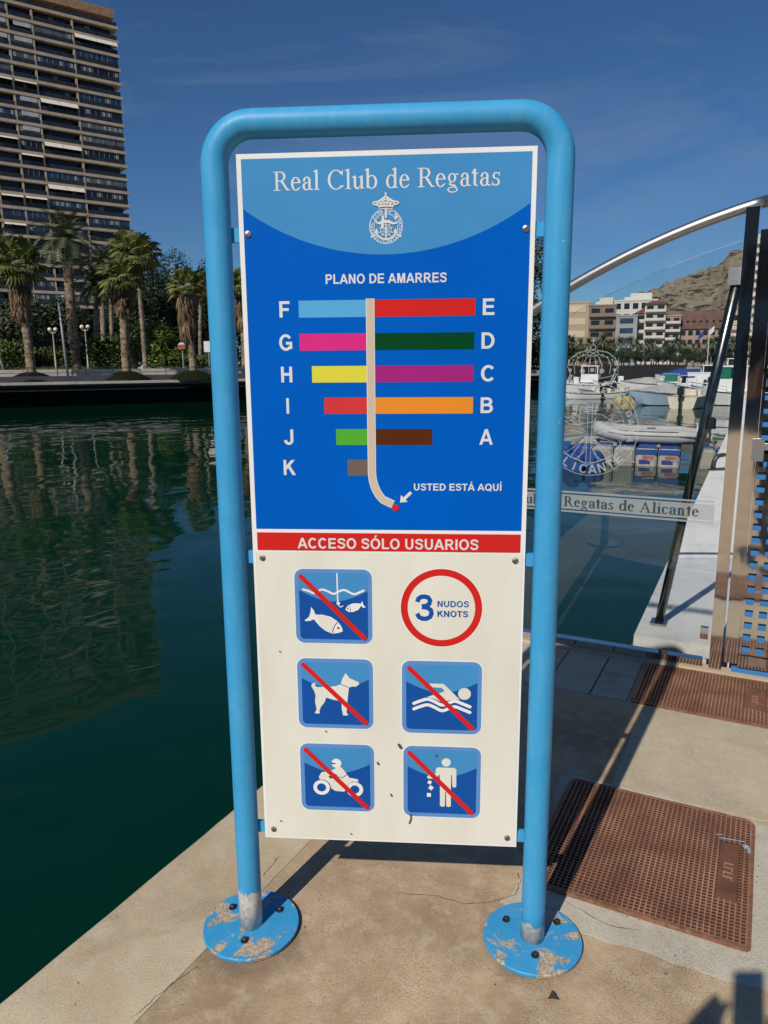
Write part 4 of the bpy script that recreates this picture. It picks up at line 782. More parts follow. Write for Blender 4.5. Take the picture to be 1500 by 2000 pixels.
# ------------------------------------------------------------------ boats and floats in the basin
def boat(name, label, px, py, rz, Lh, B, H, hull='gelcoat', deck='gelcoat', extras=(), group='small boats moored in the basin', low='antifoul'):
    t = thing(name, gpix(px, py, WATER_Z), label, 'boat', group, rz); n_ = 14; rows = []
    for i in range(n_+1):
        u = i/n_; hb = B/2*(.88+.12*min(1, u*3))*(1-max(0, (u-.42)/.58)**2.3); sh = H*(.86+.36*u*u); kz = -.22+ (sh+.20)*max(0, (u-.80)/.20)**1.8; chz = .05*H+ (sh-.05*H)*max(0, (u-.72)/.28)**2*.75
        x = Lh*(u-.5)+ (0.0); rows.append((x, hb, sh, kz, chz))
    hb_ = MB().use(hull); vs = []; 
    for x, hb, sh, kz, cz in rows: vs += [(x, 0, kz), (x, hb*.80, cz), (x+.02, hb, sh-.07), (x+.02, hb*1.02, sh), (x, -hb*.80, cz), (x+.02, -hb, sh-.07), (x+.02, -hb*1.02, sh)]
    fs = []
    for i in range(n_):
        a, b_ = i*7, i*7+7
        fs += [(a, b_, b_+1, a+1), (a+1, b_+1, b_+2, a+2), (a+2, b_+2, b_+3, a+3), (a+4, b_+4, b_, a), (a+5, b_+5, b_+4, a+4), (a+6, b_+6, b_+5, a+5)]
    fs.append((0, 1, 2, 3, 6, 5, 4)); hb_.add(vs, fs); hb_.build('hull', t, 'auto')
    dk = MB().use(deck); dv = []
    for x, hb, sh, kz, cz in rows: dv += [(x+.02, hb*.985, sh+.004), (x+.02, 0, sh+.04), (x+.02, -hb*.985, sh+.004)]
    dk.add(dv, [f for i in range(n_) for f in ((i*3, i*3+1, i*3+4, i*3+3), (i*3+1, i*3+2, i*3+5, i*3+4))]); dk.build('deck', t)
    MB().use('hypalon_dark').tube([(x+.02, hb*1.03, sh-.03) for x, hb, sh, _, _ in rows], .025, 6).tube([(x+.02, -hb*1.03, sh-.03) for x, hb, sh, _, _ in rows], .025, 6).build('rubbing_strake', t)
    for e in extras:
        if e == 'outboard':
            om = MB().use('black_plastic').bevbox((-Lh/2-.28, 0, H*.86+.38), (.52, .36, .50), .10).box((-Lh/2-.25, 0, H*.5), (.20, .16, H*1.0)).box((-Lh/2-.34, 0, .03), (.30, .05, .25)); om.build('outboard_motor', t)
        if e == 'cover':
            cv = MB().use('cover_cloth'); vs = []
            for i in range(n_+1):
                x, hb, sh, _, _ = rows[i]; u = i/n_; hh = .62*max(0, 1-abs(u-.38)/.55)**.8
                for s_ in (-1, -.5, 0, .5, 1): vs.append((x*.97, hb*1.0*s_, sh+.03+hh*(1-abs(s_)**1.4)+.02*math.sin(u*29+s_*5)))
            cv.add(vs, [(i*5+j, i*5+5+j, i*5+6+j, i*5+1+j) for i in range(n_) for j in range(4)]); cv.build('boat_cover', t, 'auto')
        if e in ('cabin_green', 'cabin_white'):
            L2, W2 = Lh*.36, B*.66; z0_ = H*.98; cm = MB().use('white_paint').box((-.02*Lh, 0, z0_+.40), (L2, W2, .80), None, .93); cm.box((-.02*Lh, 0, z0_+1.62), (L2*1.02, W2*1.02, .10)); 
            for sx in (-1, 1):
                for sy in (-1, 1): cm.box((-.02*Lh+sx*L2*.44, sy*W2*.44, z0_+1.2), (.09, .09, .80))
            cm.build('cabin', t)
            for sy in (-1, 1):
                for k_ in (-.22, .22): MB().use('green_cloth' if e == 'cabin_green' else 'window_dark').box((-.02*Lh+k_*L2*.95, sy*W2*.445, z0_+1.19), (L2*.38, .02, .72)).build('window', t)
            MB().use('green_cloth' if e == 'cabin_green' else 'window_dark').box((-.02*Lh-L2*.45, 0, z0_+1.19), (.02, W2*.78, .72)).build('window', t)
        if e in ('screen_green', 'screen'):
            MB().use('green_cloth' if e == 'screen_green' else 'window_dark').box((.06*Lh, 0, H+.42), (.04, B*.60, .62), Matrix.Rotation(R(-18), 3, 'Y')).use('white_paint').box((.06*Lh+.03, 0, H+.08), (.12, B*.66, .12)).build('windscreen', t)
            MB().use('white_paint').bevbox((-.06*Lh, 0, H+.28), (.5, B*.42, .62), .06).build('console', t)
            MB().use('white_paint').tube([(.12*Lh, B*.4, H*.98), (.05*Lh, B*.38, H+.8), (.05*Lh, -B*.38, H+.8), (.12*Lh, -B*.4, H*.98)], .022, 6).build('screen_frame', t)
        if e == 'rail':
            pts = [(x, hb*.9, sh+.34) for x, hb, sh, _, _ in rows[7:]]; pts2 = [(x, -y, z) for x, y, z in reversed(pts)]
            rm = MB().use('brushed_steel').tube(pts+pts2, .016, 6)
            for x, y, z in pts[::2]+pts2[::2]: rm.tube([(x, y, z-.34), (x, y, z)], .012, 5)
            rm.build('bow_rail', t)
        if e == 'tarp':
            tm = MB().use('blue_cloth'); vs = []
            for i in range(n_+1):
                x, hb, sh, _, _ = rows[i]; u = i/n_; hh = .95*min(1, (1-u)*3)*min(1, u*4+.3)
                for s_ in (-1, -.6, 0, .6, 1): vs.append((x*.99, hb*1.03*s_, sh-.10+(hh+.05)*(1-abs(s_)**2.2)+.03*math.sin(u*23+s_*4)))
            tm.add(vs, [(i*5+j, i*5+5+j, i*5+6+j, i*5+1+j) for i in range(n_) for j in range(4)]); tm.build('tarpaulin', t, 'auto')
        if e == 'seats':
            for k_ in (-.28, -.05): MB().use('gelcoat_cream').bevbox((k_*Lh, 0, H*.95+.16), (.42, B*.6, .34), .05).build('seat', t)
        if e == 'fenders':
            for k_ in (-.3, -.05, .2): 
                f_ = MB().use('white_paint').sphere((k_*Lh, -B*.54, H*.45), .13, 10, 6, (1, 1, 2.2)); f_.build('fender', t, True)
        if e == 'mast':
            MB().use('grey_paint').tube([(0, 0, H), (0, 0, H+2.4)], .03, 6).build('mast', t)
    return t
VA = lambda px: math.atan2(*(lambda d: (d.y, d.x))(ray(px, 707)))       # heading that points straight away on that bearing
boat('motorboat', 'white and pale blue motorboat under a grey peaked cover', 1290, 791, VA(1290)+R(112), 4.3, 1.9, .85, 'hull_blue', 'gelcoat', ('cover',))
boat('motorboat', 'cream sterned motorboat with big black outboard beside the grey covered boat', 1352, 795, VA(1352)+R(-16), 4.6, 2.0, .85, 'gelcoat_cream', 'gelcoat_cream', ('outboard', 'seats'))
boat('cabin_boat', 'white cabin boat with green window screens moored by the jetty', 1428, 791, VA(1428)+R(70), 6.0, 2.3, .95, 'gelcoat', 'gelcoat', ('cabin_green', 'rail', 'fenders'))
boat('motorboat', 'white motorboat with a green windscreen behind the grey covered boat', 1312, 770, VA(1312)+R(150), 5.0, 2.0, 1.0, 'gelcoat', 'gelcoat', ('screen_green', 'outboard'))
boat('dinghy', 'low cream dinghy with tilted black outboard next to the yellowish float', 1236, 775, VA(1236)+R(-75), 3.6, 1.6, .55, 'gelcoat_cream', 'gelcoat_cream', ('outboard', 'seats'))
boat('dinghy', 'small white open boat behind the etched ring of the glass', 1190, 778, VA(1190)+R(-80), 3.3, 1.5, .50, 'gelcoat', 'gelcoat', ('seats',))
boat('dinghy', 'small white dinghy with grey outboard left of the etched crest', 1128, 779, VA(1128)+R(100), 3.4, 1.5, .5, 'gelcoat', 'cover_cloth', ('outboard',))
boat('motorboat', 'white boat covered by a long blue tarpaulin below the far trees', 1345, 757, VA(1345)+R(88), 7.2, 2.6, 1.2, 'gelcoat', 'gelcoat', ('tarp',))
boat('motorboat', 'dark blue tarpaulin covered boat behind the steel gate brace', 1425, 757, VA(1425)+R(88), 6.5, 2.4, 1.4, 'gelcoat', 'gelcoat', ('tarp',))
boat('cabin_boat', 'white cabin cruiser with dark windows beyond the blue covered boats', 1437, 750, VA(1437)+R(80), 7.0, 2.6, 1.6, 'gelcoat', 'gelcoat', ('cabin_white', 'rail'))
boat('motorboat', 'white open boat with dark windscreen tucked behind the outboard boats', 1345, 772, VA(1345)+R(30), 4.6, 1.9, .9, 'gelcoat', 'gelcoat', ('screen', 'outboard'))
boat('motorboat', 'white runabout with steering console and rail near the cabin boat', 1392, 775, VA(1392)+R(-160), 4.8, 1.9, .9, 'gelcoat', 'gelcoat', ('screen', 'rail'))
boat('dinghy', 'pale grey tender lying between the yellowish float and the white dinghies', 1160, 772, VA(1160)+R(60), 3.2, 1.5, .5, 'hypalon', 'gelcoat', ('seats', 'outboard'))
for k_, (lb, px, py, hd, L_, hm, ex) in enumerate((
    ('white open boat nearest the right sign post', 1118, 768, 95, 4.6, 'gelcoat', ('screen', 'outboard', 'rail')),
    ('white fishing boat with short mast behind the dinghies', 1150, 763, 80, 5.0, 'gelcoat', ('cabin_white', 'mast')),
    ('white runabout with tall mast left of the yellowish float', 1205, 764, 100, 4.8, 'gelcoat', ('screen', 'mast', 'outboard')),
    ('white boat with grey cover behind the low cream dinghy', 1256, 766, 85, 4.4, 'gelcoat', ('cover',)),
    ('white boat with bow rail right behind the grey peaked cover', 1328, 764, 75, 5.0, 'gelcoat', ('rail', 'seats')),
    ('white cuddy boat with mast between the blue covered boats', 1384, 764, 100, 5.2, 'gelcoat', ('cabin_white', 'mast', 'fenders')),
    ('pale blue hulled boat with console behind the big black outboard', 1402, 781, 60, 4.6, 'hull_blue', ('screen', 'outboard', 'fenders')))):
    boat('motorboat', lb, px, py, VA(px)+R(hd), L_, 1.9, .9, hm, 'gelcoat', ex)
wb_ = pix(1367, 718, 72); wbx = thing('storage_box', wb_, 'plain white rectangular locker standing above the blue tarpaulin', 'box', rz=VA(1367)-R(90))
MB().use('white_paint').bevbox((0, 0, .45), (1.9, 1.0, 1.25), .04).build('body', wbx); MB().use('white_paint').box((0, 0, 1.11), (2.0, 1.06, .07)).build('lid', wbx)
wbx.location.z = -.6

# floating dock made of plastic cubes, with a grey inflatable on it
fd0 = gpix(1262, 908, WATER_Z); frz = VA(1262)-R(90)+R(-3)
fd = thing('floating_dock', fd0, 'floating dock of grey and blue plastic cubes carrying the inflatable', 'dock', rz=frz)
cs = .60
for i in range(-4, 5):
    for j in range(5):
        if j == 0 and i >= 3: continue
        prt = (j == 0 and i in (0, 1)); blue = (i <= -3 and j < 2) or (j == 1 and -2 <= i <= 1 and False)
        mb = MB().use('float_blue' if blue or (j == 1 and i > -3) else 'float_grey'); M_ = None
        c_ = (i*cs+(.30 if i >= 2 else 0), j*cs, .20+.02*math.sin(i*3+j)); mb.bevbox((c_[0], c_[1], c_[2]), (cs-.035, cs-.035, .62), .06)
        if not prt: mb.box((c_[0], c_[1], c_[2]-.10), (cs-.012, cs-.012, .05))
        else:
            y = c_[1]-cs/2+.012; mb.m[0] = 'float_white'
            mb.use('float_blue').box((c_[0], y, c_[2]+.20), (cs-.05, .012, .15)).box((c_[0], c_[1], c_[2]+.312), (cs-.10, cs-.10, .006)); mb.use('float_orange').box((c_[0]+.05, y-.001, c_[2]+.055), (cs*.50, .012, .09)).use('float_violet').box((c_[0]-.04, y-.002, c_[2]-.075), (cs*.5, .012, .12)).use('float_white').box((c_[0]+.13, y-.003, c_[2]-.02), (cs*.3, .012, .035))
        mb.build('float_cube', fd)
for i in (-3.5, -1.5, .5): MB().use('float_grey').lathe([(.06, 0), (.06, .05), (.04, .07)], (i*cs, .3*cs, .50), 10).build('connector_pin', fd)
rb = thing('inflatable_boat', fd0+Matrix.Rotation(frz, 3, 'Z') @ Vector((.0, 1.5, .50)), 'light grey inflatable boat resting on the floating dock', 'boat', rz=frz+R(180))
Lr = 3.2
path = [(-Lr/2, .62, .24), (-Lr/4, .64, .24), (0, .64, .24), (Lr*.22, .60, .25), (Lr*.36, .45, .31), (Lr*.45, .22, .37), (Lr*.475, 0, .40)]; path += [(x, -y, z) for x, y, z in reversed(path[:-1])]
MB().use('hypalon').tube(path, [.13]+[.22]*(len(path)-2)+[.13], 14).build('buoyancy_tube', rb, True)
for s in (-1, 1): MB().use('hypalon_dark').tube([(x, y+s*.20 if y*s > 0 else y, z+.02) for x, y, z in (path[:6] if s > 0 else path[7:])], .028, 6).build('rubbing_strip', rb)
MB().use('hypalon_dark').prism([(-Lr/2+.25, -.5), (Lr*.25, -.5), (Lr*.42, 0), (Lr*.25, .5), (-Lr/2+.25, .5)], .02, .14).build('floor', rb); MB().use('gelcoat').box((-Lr/2+.30, 0, .32), (.05, 1.0, .42)).build('transom', rb); MB().use('hypalon_dark').box((0, 0, .38), (.24, .98, .05)).build('thwart', rb)
MB().use('rope').tube([(Lr*.40, -.62+.0*i, .40) if False else (x, y*1.30, z+.16) for i, (x, y, z) in enumerate(path[1:-1])], .012, 5).build('grab_line', rb)
MB().use('black_plastic').bevbox((-Lr/2-.02, 0, .62), (.34, .26, .34), .06).box((-Lr/2-.02, 0, .28), (.12, .1, .5)).build('outboard_motor', rb)
# blue drums in front, yellowish float farther out
for k_, (px, py) in enumerate(((1122, 915), (1158, 913))):
    d_ = thing('float_drum', gpix(px, py, WATER_Z), ['bright blue plastic drum float nearest the right sign post', 'bright blue plastic drum float touching the grey dock cubes'][k_], 'float', 'blue drum floats', rz=frz)
    MB().use('float_blue').lathe([(.05, -.42), (.27, -.42), (.29, -.40), (.29, -.15), (.305, -.13), (.29, -.11), (.29, .11), (.305, .13), (.29, .15), (.29, .40), (.27, .42), (.05, .42)], (0, 0, .16), 18, Matrix.Rotation(R(90), 3, 'X')).build('body', d_, 'auto'); MB().use('black_plastic').lathe([(.04, 0), (.04, .03)], (.1, -.42, .26), 10, Matrix.Rotation(R(90), 3, 'X')).build('cap', d_)
yf_ = thing('mooring_float', gpix(1232, 786, WATER_Z), 'weathered yellowish floating block beside the low cream dinghy', 'float', rz=VA(1232)-R(90))
for i in range(4): MB().use('float_yellow').bevbox((-.9+.6*i, 0, .16), (.56, .9, .55), .06).build('float_cube', yf_)

# ------------------------------------------------------------------ vegetation builders
def fan_crown(n=34, rl=1.5, seed=1, leaf='fan_leaf', droop=.5):
    r_ = random.Random(seed); mb = MB().use(leaf)
    for i in range(n):
        az = i*2.399963+r_.uniform(-.2, .2); el = R(78)-R(112)*(i/n)**.9+r_.uniform(-.12, .12); L_ = rl*r_.uniform(.85, 1.1)
        d = Vector((math.cos(az)*math.cos(el), math.sin(az)*math.cos(el), math.sin(el))); side = Vector((-math.sin(az), math.cos(az), 0)); nrm = d.cross(side)
        st = d*L_*.58; mb.add([(0, 0, 0), tuple(st+side*.02), tuple(st-side*.02)], [(0, 1, 2)])
        for k in range(15):
            a = R(-108+216*k/14); ll = L_*.62*(1-.25*abs(k-7)/7)*r_.uniform(.9, 1.08); dd = (d*math.cos(a)+side*math.sin(a)).normalized()
            tip = st+dd*ll+Vector((0, 0, -droop*ll*(.45+.4*r_.random()))); mid = st+dd*ll*.55+nrm*.0; wd = side*math.cos(a)-d*math.sin(a); ww = .042*rl
            mb.add([tuple(st), tuple(mid+wd*ww+Vector((0, 0, -.06*ll))), tuple(tip), tuple(mid-wd*ww-Vector((0, 0, -.02*ll)))], [(0, 1, 2, 3)])
    return mb
def skirt(n=60, h=2.6, r0=.55, r1=.85, seed=2):
    r_ = random.Random(seed); mb = MB().use('dead_leaf')
    for i in range(n):
        az = r_.random()*6.283; z = -h*r_.random()**1.2*.75; rr = (r1+(r0-r1)*(-z/h))*r_.uniform(.8, 1.15); L_ = r_.uniform(.7, 1.4)*h*.36
        d = Vector((math.cos(az), math.sin(az), 0)); sd_ = Vector((-math.sin(az), math.cos(az), 0)); p = d*.2+Vector((0, 0, z+.25)); e = d*rr+Vector((0, 0, z-.05))
        mb.add([p-sd_*.03, p+sd_*.03, e+sd_*.05, e-sd_*.05], [(0, 1, 2, 3)])
        for k in range(6):
            o = sd_*(k-2.5)*.11; t_ = e+o*1.2+d*r_.uniform(-.10, .22)+Vector((0, 0, -L_*r_.uniform(.6, 1))); m_ = (e+t_)/2+d*.10; w_ = sd_*.055
            mb.add([e+o*.5, m_+w_, t_, m_-w_], [(0, 1, 2, 3)])
    return mb
def date_crown(n=64, L0=3.2, seed=3, leaf='date_leaf'):
    r_ = random.Random(seed); mb = MB().use(leaf)
    for i in range(n):
        az = i*2.399963; el = R(80)-R(118)*(i/n); L_ = L0*r_.uniform(.85, 1.1); p = Vector((0, 0, 0)); pts = [p.copy()]; e = el
        for k in range(8):
            p = p+Vector((math.cos(az)*math.cos(e), math.sin(az)*math.cos(e), math.sin(e)))*L_/8; e -= R(9.5)*(.5+k*.16); pts.append(p.copy())
        sd_ = Vector((-math.sin(az), math.cos(az), 0))
        for k in range(1, 9):
            a, b_ = pts[k-1], pts[k]; t = (b_-a).normalized(); up = sd_.cross(t)
            for q in range(2):
                o = a+(b_-a)*q/2
                for s_ in (-1, 1):
                    ll = L_*.17*math.sin(math.pi*min(1, (k+q/3)/9.3))**.6+.08; dv = (sd_*s_*.8+t*.55-up*.0+Vector((0, 0, .22))).normalized(); tip = o+dv*ll+Vector((0, 0, -ll*.2))
                    mb.add([o-t*.07, o+t*.10, tip], [(0, 1, 2)])
            mb.add([a-sd_*.03, a+sd_*.03, b_+sd_*.025, b_-sd_*.025], [(0, 1, 2, 3)])
    return mb
def trunk(h, r0, r1, m='bark_fan', lean=(0, 0), n=12, rings=True, seed=0):
    r_ = random.Random(seed); k = max(8, int(h/.22)); pth = []; rad = []
    for i in range(k+1):
        t = i/k; pth.append((lean[0]*t*t, lean[1]*t*t, h*t)); rr = r0+(r1-r0)*t; rr *= (1.22-.22*min(1, t*9)); rr *= (1+(.10 if i % 2 else -.06)*(1 if rings else .2)+r_.uniform(-.05, .05)); rad.append(rr)
    return MB().use(m).tube(pth, rad, n)
def leaf_cloud(blobs, n, size, leaf, seed=1, flat=.6):
    r_ = random.Random(seed); mb = MB().use(leaf); tot = sum(b[3]*b[4]*b[5] for b in blobs)
    for (x, y, z, rx, ry, rz) in blobs:
        for i in range(int(n*rx*ry*rz/tot)):
            while True:
                d = Vector((r_.gauss(0, 1), r_.gauss(0, 1), r_.gauss(0, 1)))
                if d.length > .01: break
            d.normalize(); q = (.55+.45*r_.random()**.5)*(1+.28*noise.noise(Vector((x, y, z))+d*2.3)); p = Vector((x+d.x*rx*q, y+d.y*ry*q, z+d.z*rz*q))
            a = Vector((r_.gauss(0, 1), r_.gauss(0, 1), r_.gauss(0, 1)*flat)).normalized(); b_ = a.cross(d+Vector((.1, .2, .3))).normalized(); s_ = size*r_.uniform(.6, 1.3)
            mb.add([p-a*s_, p-b_*s_*.45, p+a*s_, p+b_*s_*.45], [(0, 1, 2, 3)])
    return mb
def tree_blobs(w_, h_, z0, n, seed):
    r_ = random.Random(seed); o = []
    for i in range(n):
        a = r_.random()*6.283; q = math.sqrt(r_.random()); zz = r_.random(); rr = r_.uniform(.22, .38)
        o.append((math.cos(a)*q*w_*.36, math.sin(a)*q*w_*.36, z0+h_*(.18+.62*zz*(1-.35*q)), rr*w_*.62, rr*w_*.62, rr*h_*.52))
    return o

# ------------------------------------------------------------------ the far quay and park on the left, the city shore on the right
LZ = .35
qa, qb = gpix(0, 752.8, .2), gpix(415, 745, .2); ql = (qb-qa).normalized(); qn = Vector((-ql.y, ql.x, 0)); qa.z = 0
def Lp(t, n_, z=LZ): return qa+ql*t+qn*n_+Vector((0, 0, z))           # t metres along the far quay, n metres inland
def hit(px, n_):                                                      # along-quay metres where that bearing crosses the line n metres inland
    d = ray(px, 712); P = Lp(0, n_); a = CAM-P; det = d.x*(-ql.y)+ql.x*d.y
    s_ = ((P.x-CAM.x)*(-ql.y)+ql.x*(P.y-CAM.y))/det; X = CAM+d*s_; return (X-P).dot(ql)
tE = hit(1088, 0); cE = Lp(tE, 0); s0_ = pix(1075, 712, 150); s1_ = pix(1900, 712, 175)
land = [(Lp(-400, .25).x, Lp(-400, .25).y), (Lp(tE-.25, .25).x, Lp(tE-.25, .25).y), (s0_.x, s0_.y), (s1_.x, s1_.y), (s1_.x+900, s1_.y+200), (1500, 2600), (-1800, 2600), (Lp(-400, .2).x-900, Lp(-400, .2).y+300)]
MB().use('promenade_paving').prism(land, LZ-.3, LZ).build('promenade', kind='structure')
def strip(name, m, t0, t1, n0, n1, z0, z1, parent=None, **k): return MB().use(m).prism([(t0, n0), (t1, n0), (t1, n1), (t0, n1)], z0, z1, lambda x, y, z: Lp(x, y, z)).build(name, parent, **k)
fq = thing('far_quay_wall', Lp(0, 0, WATER_Z), 'dark harbour wall with pale coping strip below the palm promenade', 'wall'); fq.matrix_world = Matrix.Identity(4)
x_ = -60
while x_ < tE: strip('coping_stone', 'quay_stone', x_+.015, min(tE, x_+5)-.015, -.25, .35, LZ-.16, LZ+.02, fq); x_ += 5
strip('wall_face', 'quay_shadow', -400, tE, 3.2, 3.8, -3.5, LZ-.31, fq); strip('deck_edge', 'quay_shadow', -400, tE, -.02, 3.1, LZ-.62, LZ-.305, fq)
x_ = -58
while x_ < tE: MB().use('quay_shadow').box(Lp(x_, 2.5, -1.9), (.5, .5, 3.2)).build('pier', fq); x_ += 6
kb = thing('kerb_wall', Lp(0, 1.5), 'low slate blue kerb wall along the promenade edge', 'wall'); kb.matrix_world = Matrix.Identity(4)
x_ = -58
while x_ < tE-6: strip('kerb_block', 'slate_kerb', x_+.01, x_+5.99, 1.2, 1.7, LZ+.001, LZ+.42, kb); x_ += 6
# railing
rl_ = thing('promenade_railing', Lp(0, 2.2), 'thin dark metal railing along the far promenade', 'railing'); rl_.matrix_world = Matrix.Identity(4)
for z in (.65, 1.05): MB().use('rail_iron').tube([Lp(-60, 1.9, LZ+z), Lp(tE-4, 1.9, LZ+z)], .022, 6).build('rail', rl_)
x_ = -58
while x_ < tE-4: MB().use('rail_iron').tube([Lp(x_, 1.9, LZ), Lp(x_, 1.9, LZ+1.08)], .03, 6).build('post', rl_); x_ += 2.0
pw = thing('pale_planter_wall', Lp(0, 5), 'low pale planter wall running behind the promenade railing', 'wall'); pw.matrix_world = Matrix.Identity(4)
x_ = -58
while x_ < tE-6: strip('wall_block', 'quay_stone', x_+.012, x_+3.988, 5.6, 6.0, LZ+.001, LZ+.88, pw); x_ += 4
gr = MB().use('grass_blade'); r_ = random.Random(5)
for i in range(9000):
    t_ = r_.uniform(-30, tE-3); n_ = r_.uniform(8.5, 11.5); h_ = r_.uniform(.25, .75)*(.6+.6*abs(noise.noise(Vector((t_*.4, n_*.4, 0))))); p = Lp(t_, n_-2.2, LZ+.55); w_ = ql*.09
    if hit(235, 10) < t_ < hit(420, 10): continue
    q = p+Vector((r_.uniform(-.2, .2), r_.uniform(-.2, .2), h_)); gr.add([p-w_, p+w_, q], [(0, 1, 2)])
gr.build('grass', kind='stuff', label='strip of dry pale green grass behind the promenade', cat='grass')
t0_, t1_ = hit(262, 9.5), hit(432, 9.5)
rw = MB().use('rust_wall').prism([(t0_, 9.4), (t1_, 9.4), (t1_, 9.7), (t0_, 9.7)], LZ, LZ+.85, lambda x, y, z: Lp(x, y, z)).build('planter_wall', label='low dark red planter wall behind the railing', cat='wall')

def palm(kind, label, px, top, D, base_r, seed, crown_px=None, lean=0, thin=False, n_skirt=60, sk=None, rl=None, grp='palms on the far promenade'):
    b = pix(px, 712, D); b.z = LZ; P = pix(px if crown_px is None else crown_px, top, D); h_ = P.z-LZ
    lean_v = (P-b); t = thing('palm_tree', b, label, 'palm tree', grp)
    trunk(h_, base_r, base_r*(.72 if kind == 'fan' else .85), 'bark_thin' if thin else 'bark_fan', (lean_v.x, lean_v.y), 12, True, seed).build('trunk', t, 'auto')
    off = Matrix.Translation((lean_v.x, lean_v.y, h_))
    if kind == 'fan':
        fan_crown(34, rl or 1.7, seed).build('crown', t, M=off)
        if sk: skirt(n_skirt, sk, base_r*.9, base_r*2.1, seed+5).build('dead_fronds', t, M=off @ Matrix.Translation((0, 0, -.2)))
    else:
        date_crown(70, rl or 3.4, seed).build('crown', t, M=off); skirt(36, .9, base_r, base_r*1.5, seed).build('dead_fronds', t, M=off @ Matrix.Translation((0, 0, -.3)))
    return t
palm('fan', 'stout fan palm with big brown dead skirt next to the twin globe lamps', 60, 520, 62, .34, 11, 33, sk=3.6, rl=2.1, n_skirt=110)
palm('date', 'tallest date palm with feathery crown rising in front of the tower', 148, 468, 78, .46, 12, 128, rl=3.7)
palm('fan', 'fan palm with rough diamond bark between the hedge and the red planter wall', 246, 545, 62, .34, 13, 238, sk=2.4, rl=1.9, n_skirt=80)
palm('date', 'slender date palm standing just behind the twin globe lamp', 191, 560, 80, .26, 14, 188, thin=True, rl=2.6)
palm('fan', 'slim fan palm in the shade behind the clipped hedge', 222, 548, 88, .24, 15, 215, thin=True, sk=1.2, rl=2.0, n_skirt=40)
palm('fan', 'tall slim fan palm with pale trunk before the dark trees', 284, 500, 76, .24, 16, 266, thin=True, sk=2.0, rl=2.3, n_skirt=70)
palm('fan', 'short fan palm wearing the longest shaggy brown skirt', 377, 560, 62, .30, 17, 362, sk=4.0, rl=1.5, n_skirt=130)
palm('fan', 'thin palm trunk standing by the white notice board', 392, 560, 74, .20, 18, 393, thin=True, sk=1.0, rl=1.5, n_skirt=30)
palm('fan', 'fan palm seen between the sign panel and its left post', 480, 560, 70, .40, 19, 474, sk=3.6, rl=1.8, n_skirt=90)
palm('date', 'date palm with crown against the lowest tower balconies', -12, 498, 72, .50, 20, -8, rl=3.0)
palm('date', 'drooping date palm crown beside the bright topped fan palm', 205, 520, 90, .3, 21, 200, thin=True, rl=3.0)
palm('fan', 'bushy fan palm head poking above the dark trees by the tower', 246, 488, 95, .3, 22, 246, thin=True, sk=1.6, rl=2.4, n_skirt=50)
for k_, (px, D) in enumerate(((60, 62), (246, 62), (377, 62))):
    b = pix(px, 712, D); b.z = LZ; pr = MB().use('soil'); prof = [(1.9, 0), (1.75, .18), (1.3, .42), (.8, .62), (.45, .72)]
    pr.lathe(prof, (0, 0, 0), 18); o_ = pr.build('planting_mound', label=['dark planting mound under the stout skirted fan palm', 'dark planting mound under the diamond barked fan palm', 'dark planting mound under the shaggiest short palm'][k_], cat='mound'); o_.location = b
    o_.data.transform(Matrix.Identity(4))
# broadleaf trees and hedges
def btree(label, px, ytop, D, wpx, leaf, seed, n=5200, size=.22, z0=1.0, nb=16, cat='tree', grp='park trees behind the palms', name='broadleaf_tree'):
    b = pix(px, 712, D); b.z = LZ; h_ = (pix(px, ytop, D).z-LZ)*1.08; w_ = wpx/FPX*D*1.02; t = thing(name, b, label, cat, grp)
    MB().use('bark_dark').tube([(0, 0, 0), (.1, .05, h_*.25), (-.1, .1, h_*.5), (.1, 0, h_*.7)], [.04*h_, .032*h_, .022*h_, .01*h_], 9).tube([(.05, .05, h_*.3), (w_*.2, .2, h_*.6)], [.02*h_, .008*h_], 7).tube([(.0, .05, h_*.35), (-w_*.2, -.2, h_*.62)], [.02*h_, .008*h_], 7).build('trunk', t, True)
    leaf_cloud(tree_blobs(w_, h_-z0, z0, nb, seed), n, size, leaf, seed).build('crown', t); return t
btree('dense dark tree rising highest behind the shaggy palm', 345, 474, 105, 160, 'ficus_leaf', 31, 17100, .20)
btree('dark rounded tree half hidden by the left sign post', 408, 478, 100, 150, 'ficus_leaf', 32, 15200, .20)
btree('dark tree visible beside the left edge of the sign panel', 485, 505, 96, 130, 'ficus_leaf', 33, 11400, .20)
btree('tall dark tree seen between sign panel and right post', 1012, 415, 112, 150, 'ficus_leaf', 34, 17100, .20)
btree('dark olive tree behind the stout skirted palm', 20, 560, 88, 150, 'olive_leaf', 35, 6000, .26)
btree('grey green tree standing between the tall date palm and lamps', 110, 560, 92, 120, 'olive_leaf', 36, 6000, .26)
btree('dark tree filling the gap behind the twin globe lamp', 185, 585, 98, 110, 'ficus_leaf', 37, 9500, .20)
btree('dark tree close behind the diamond barked palm', 262, 530, 108, 120, 'ficus_leaf', 38, 11400, .20)
btree('feathery yellow green willowy shrub left of the orange topped sign', 325, 610, 84, 100, 'bright_leaf', 39, 6000, .20, .3)
btree('dark tree crown behind the thin pale trunk', 305, 478, 112, 130, 'ficus_leaf', 40, 9500, .20)
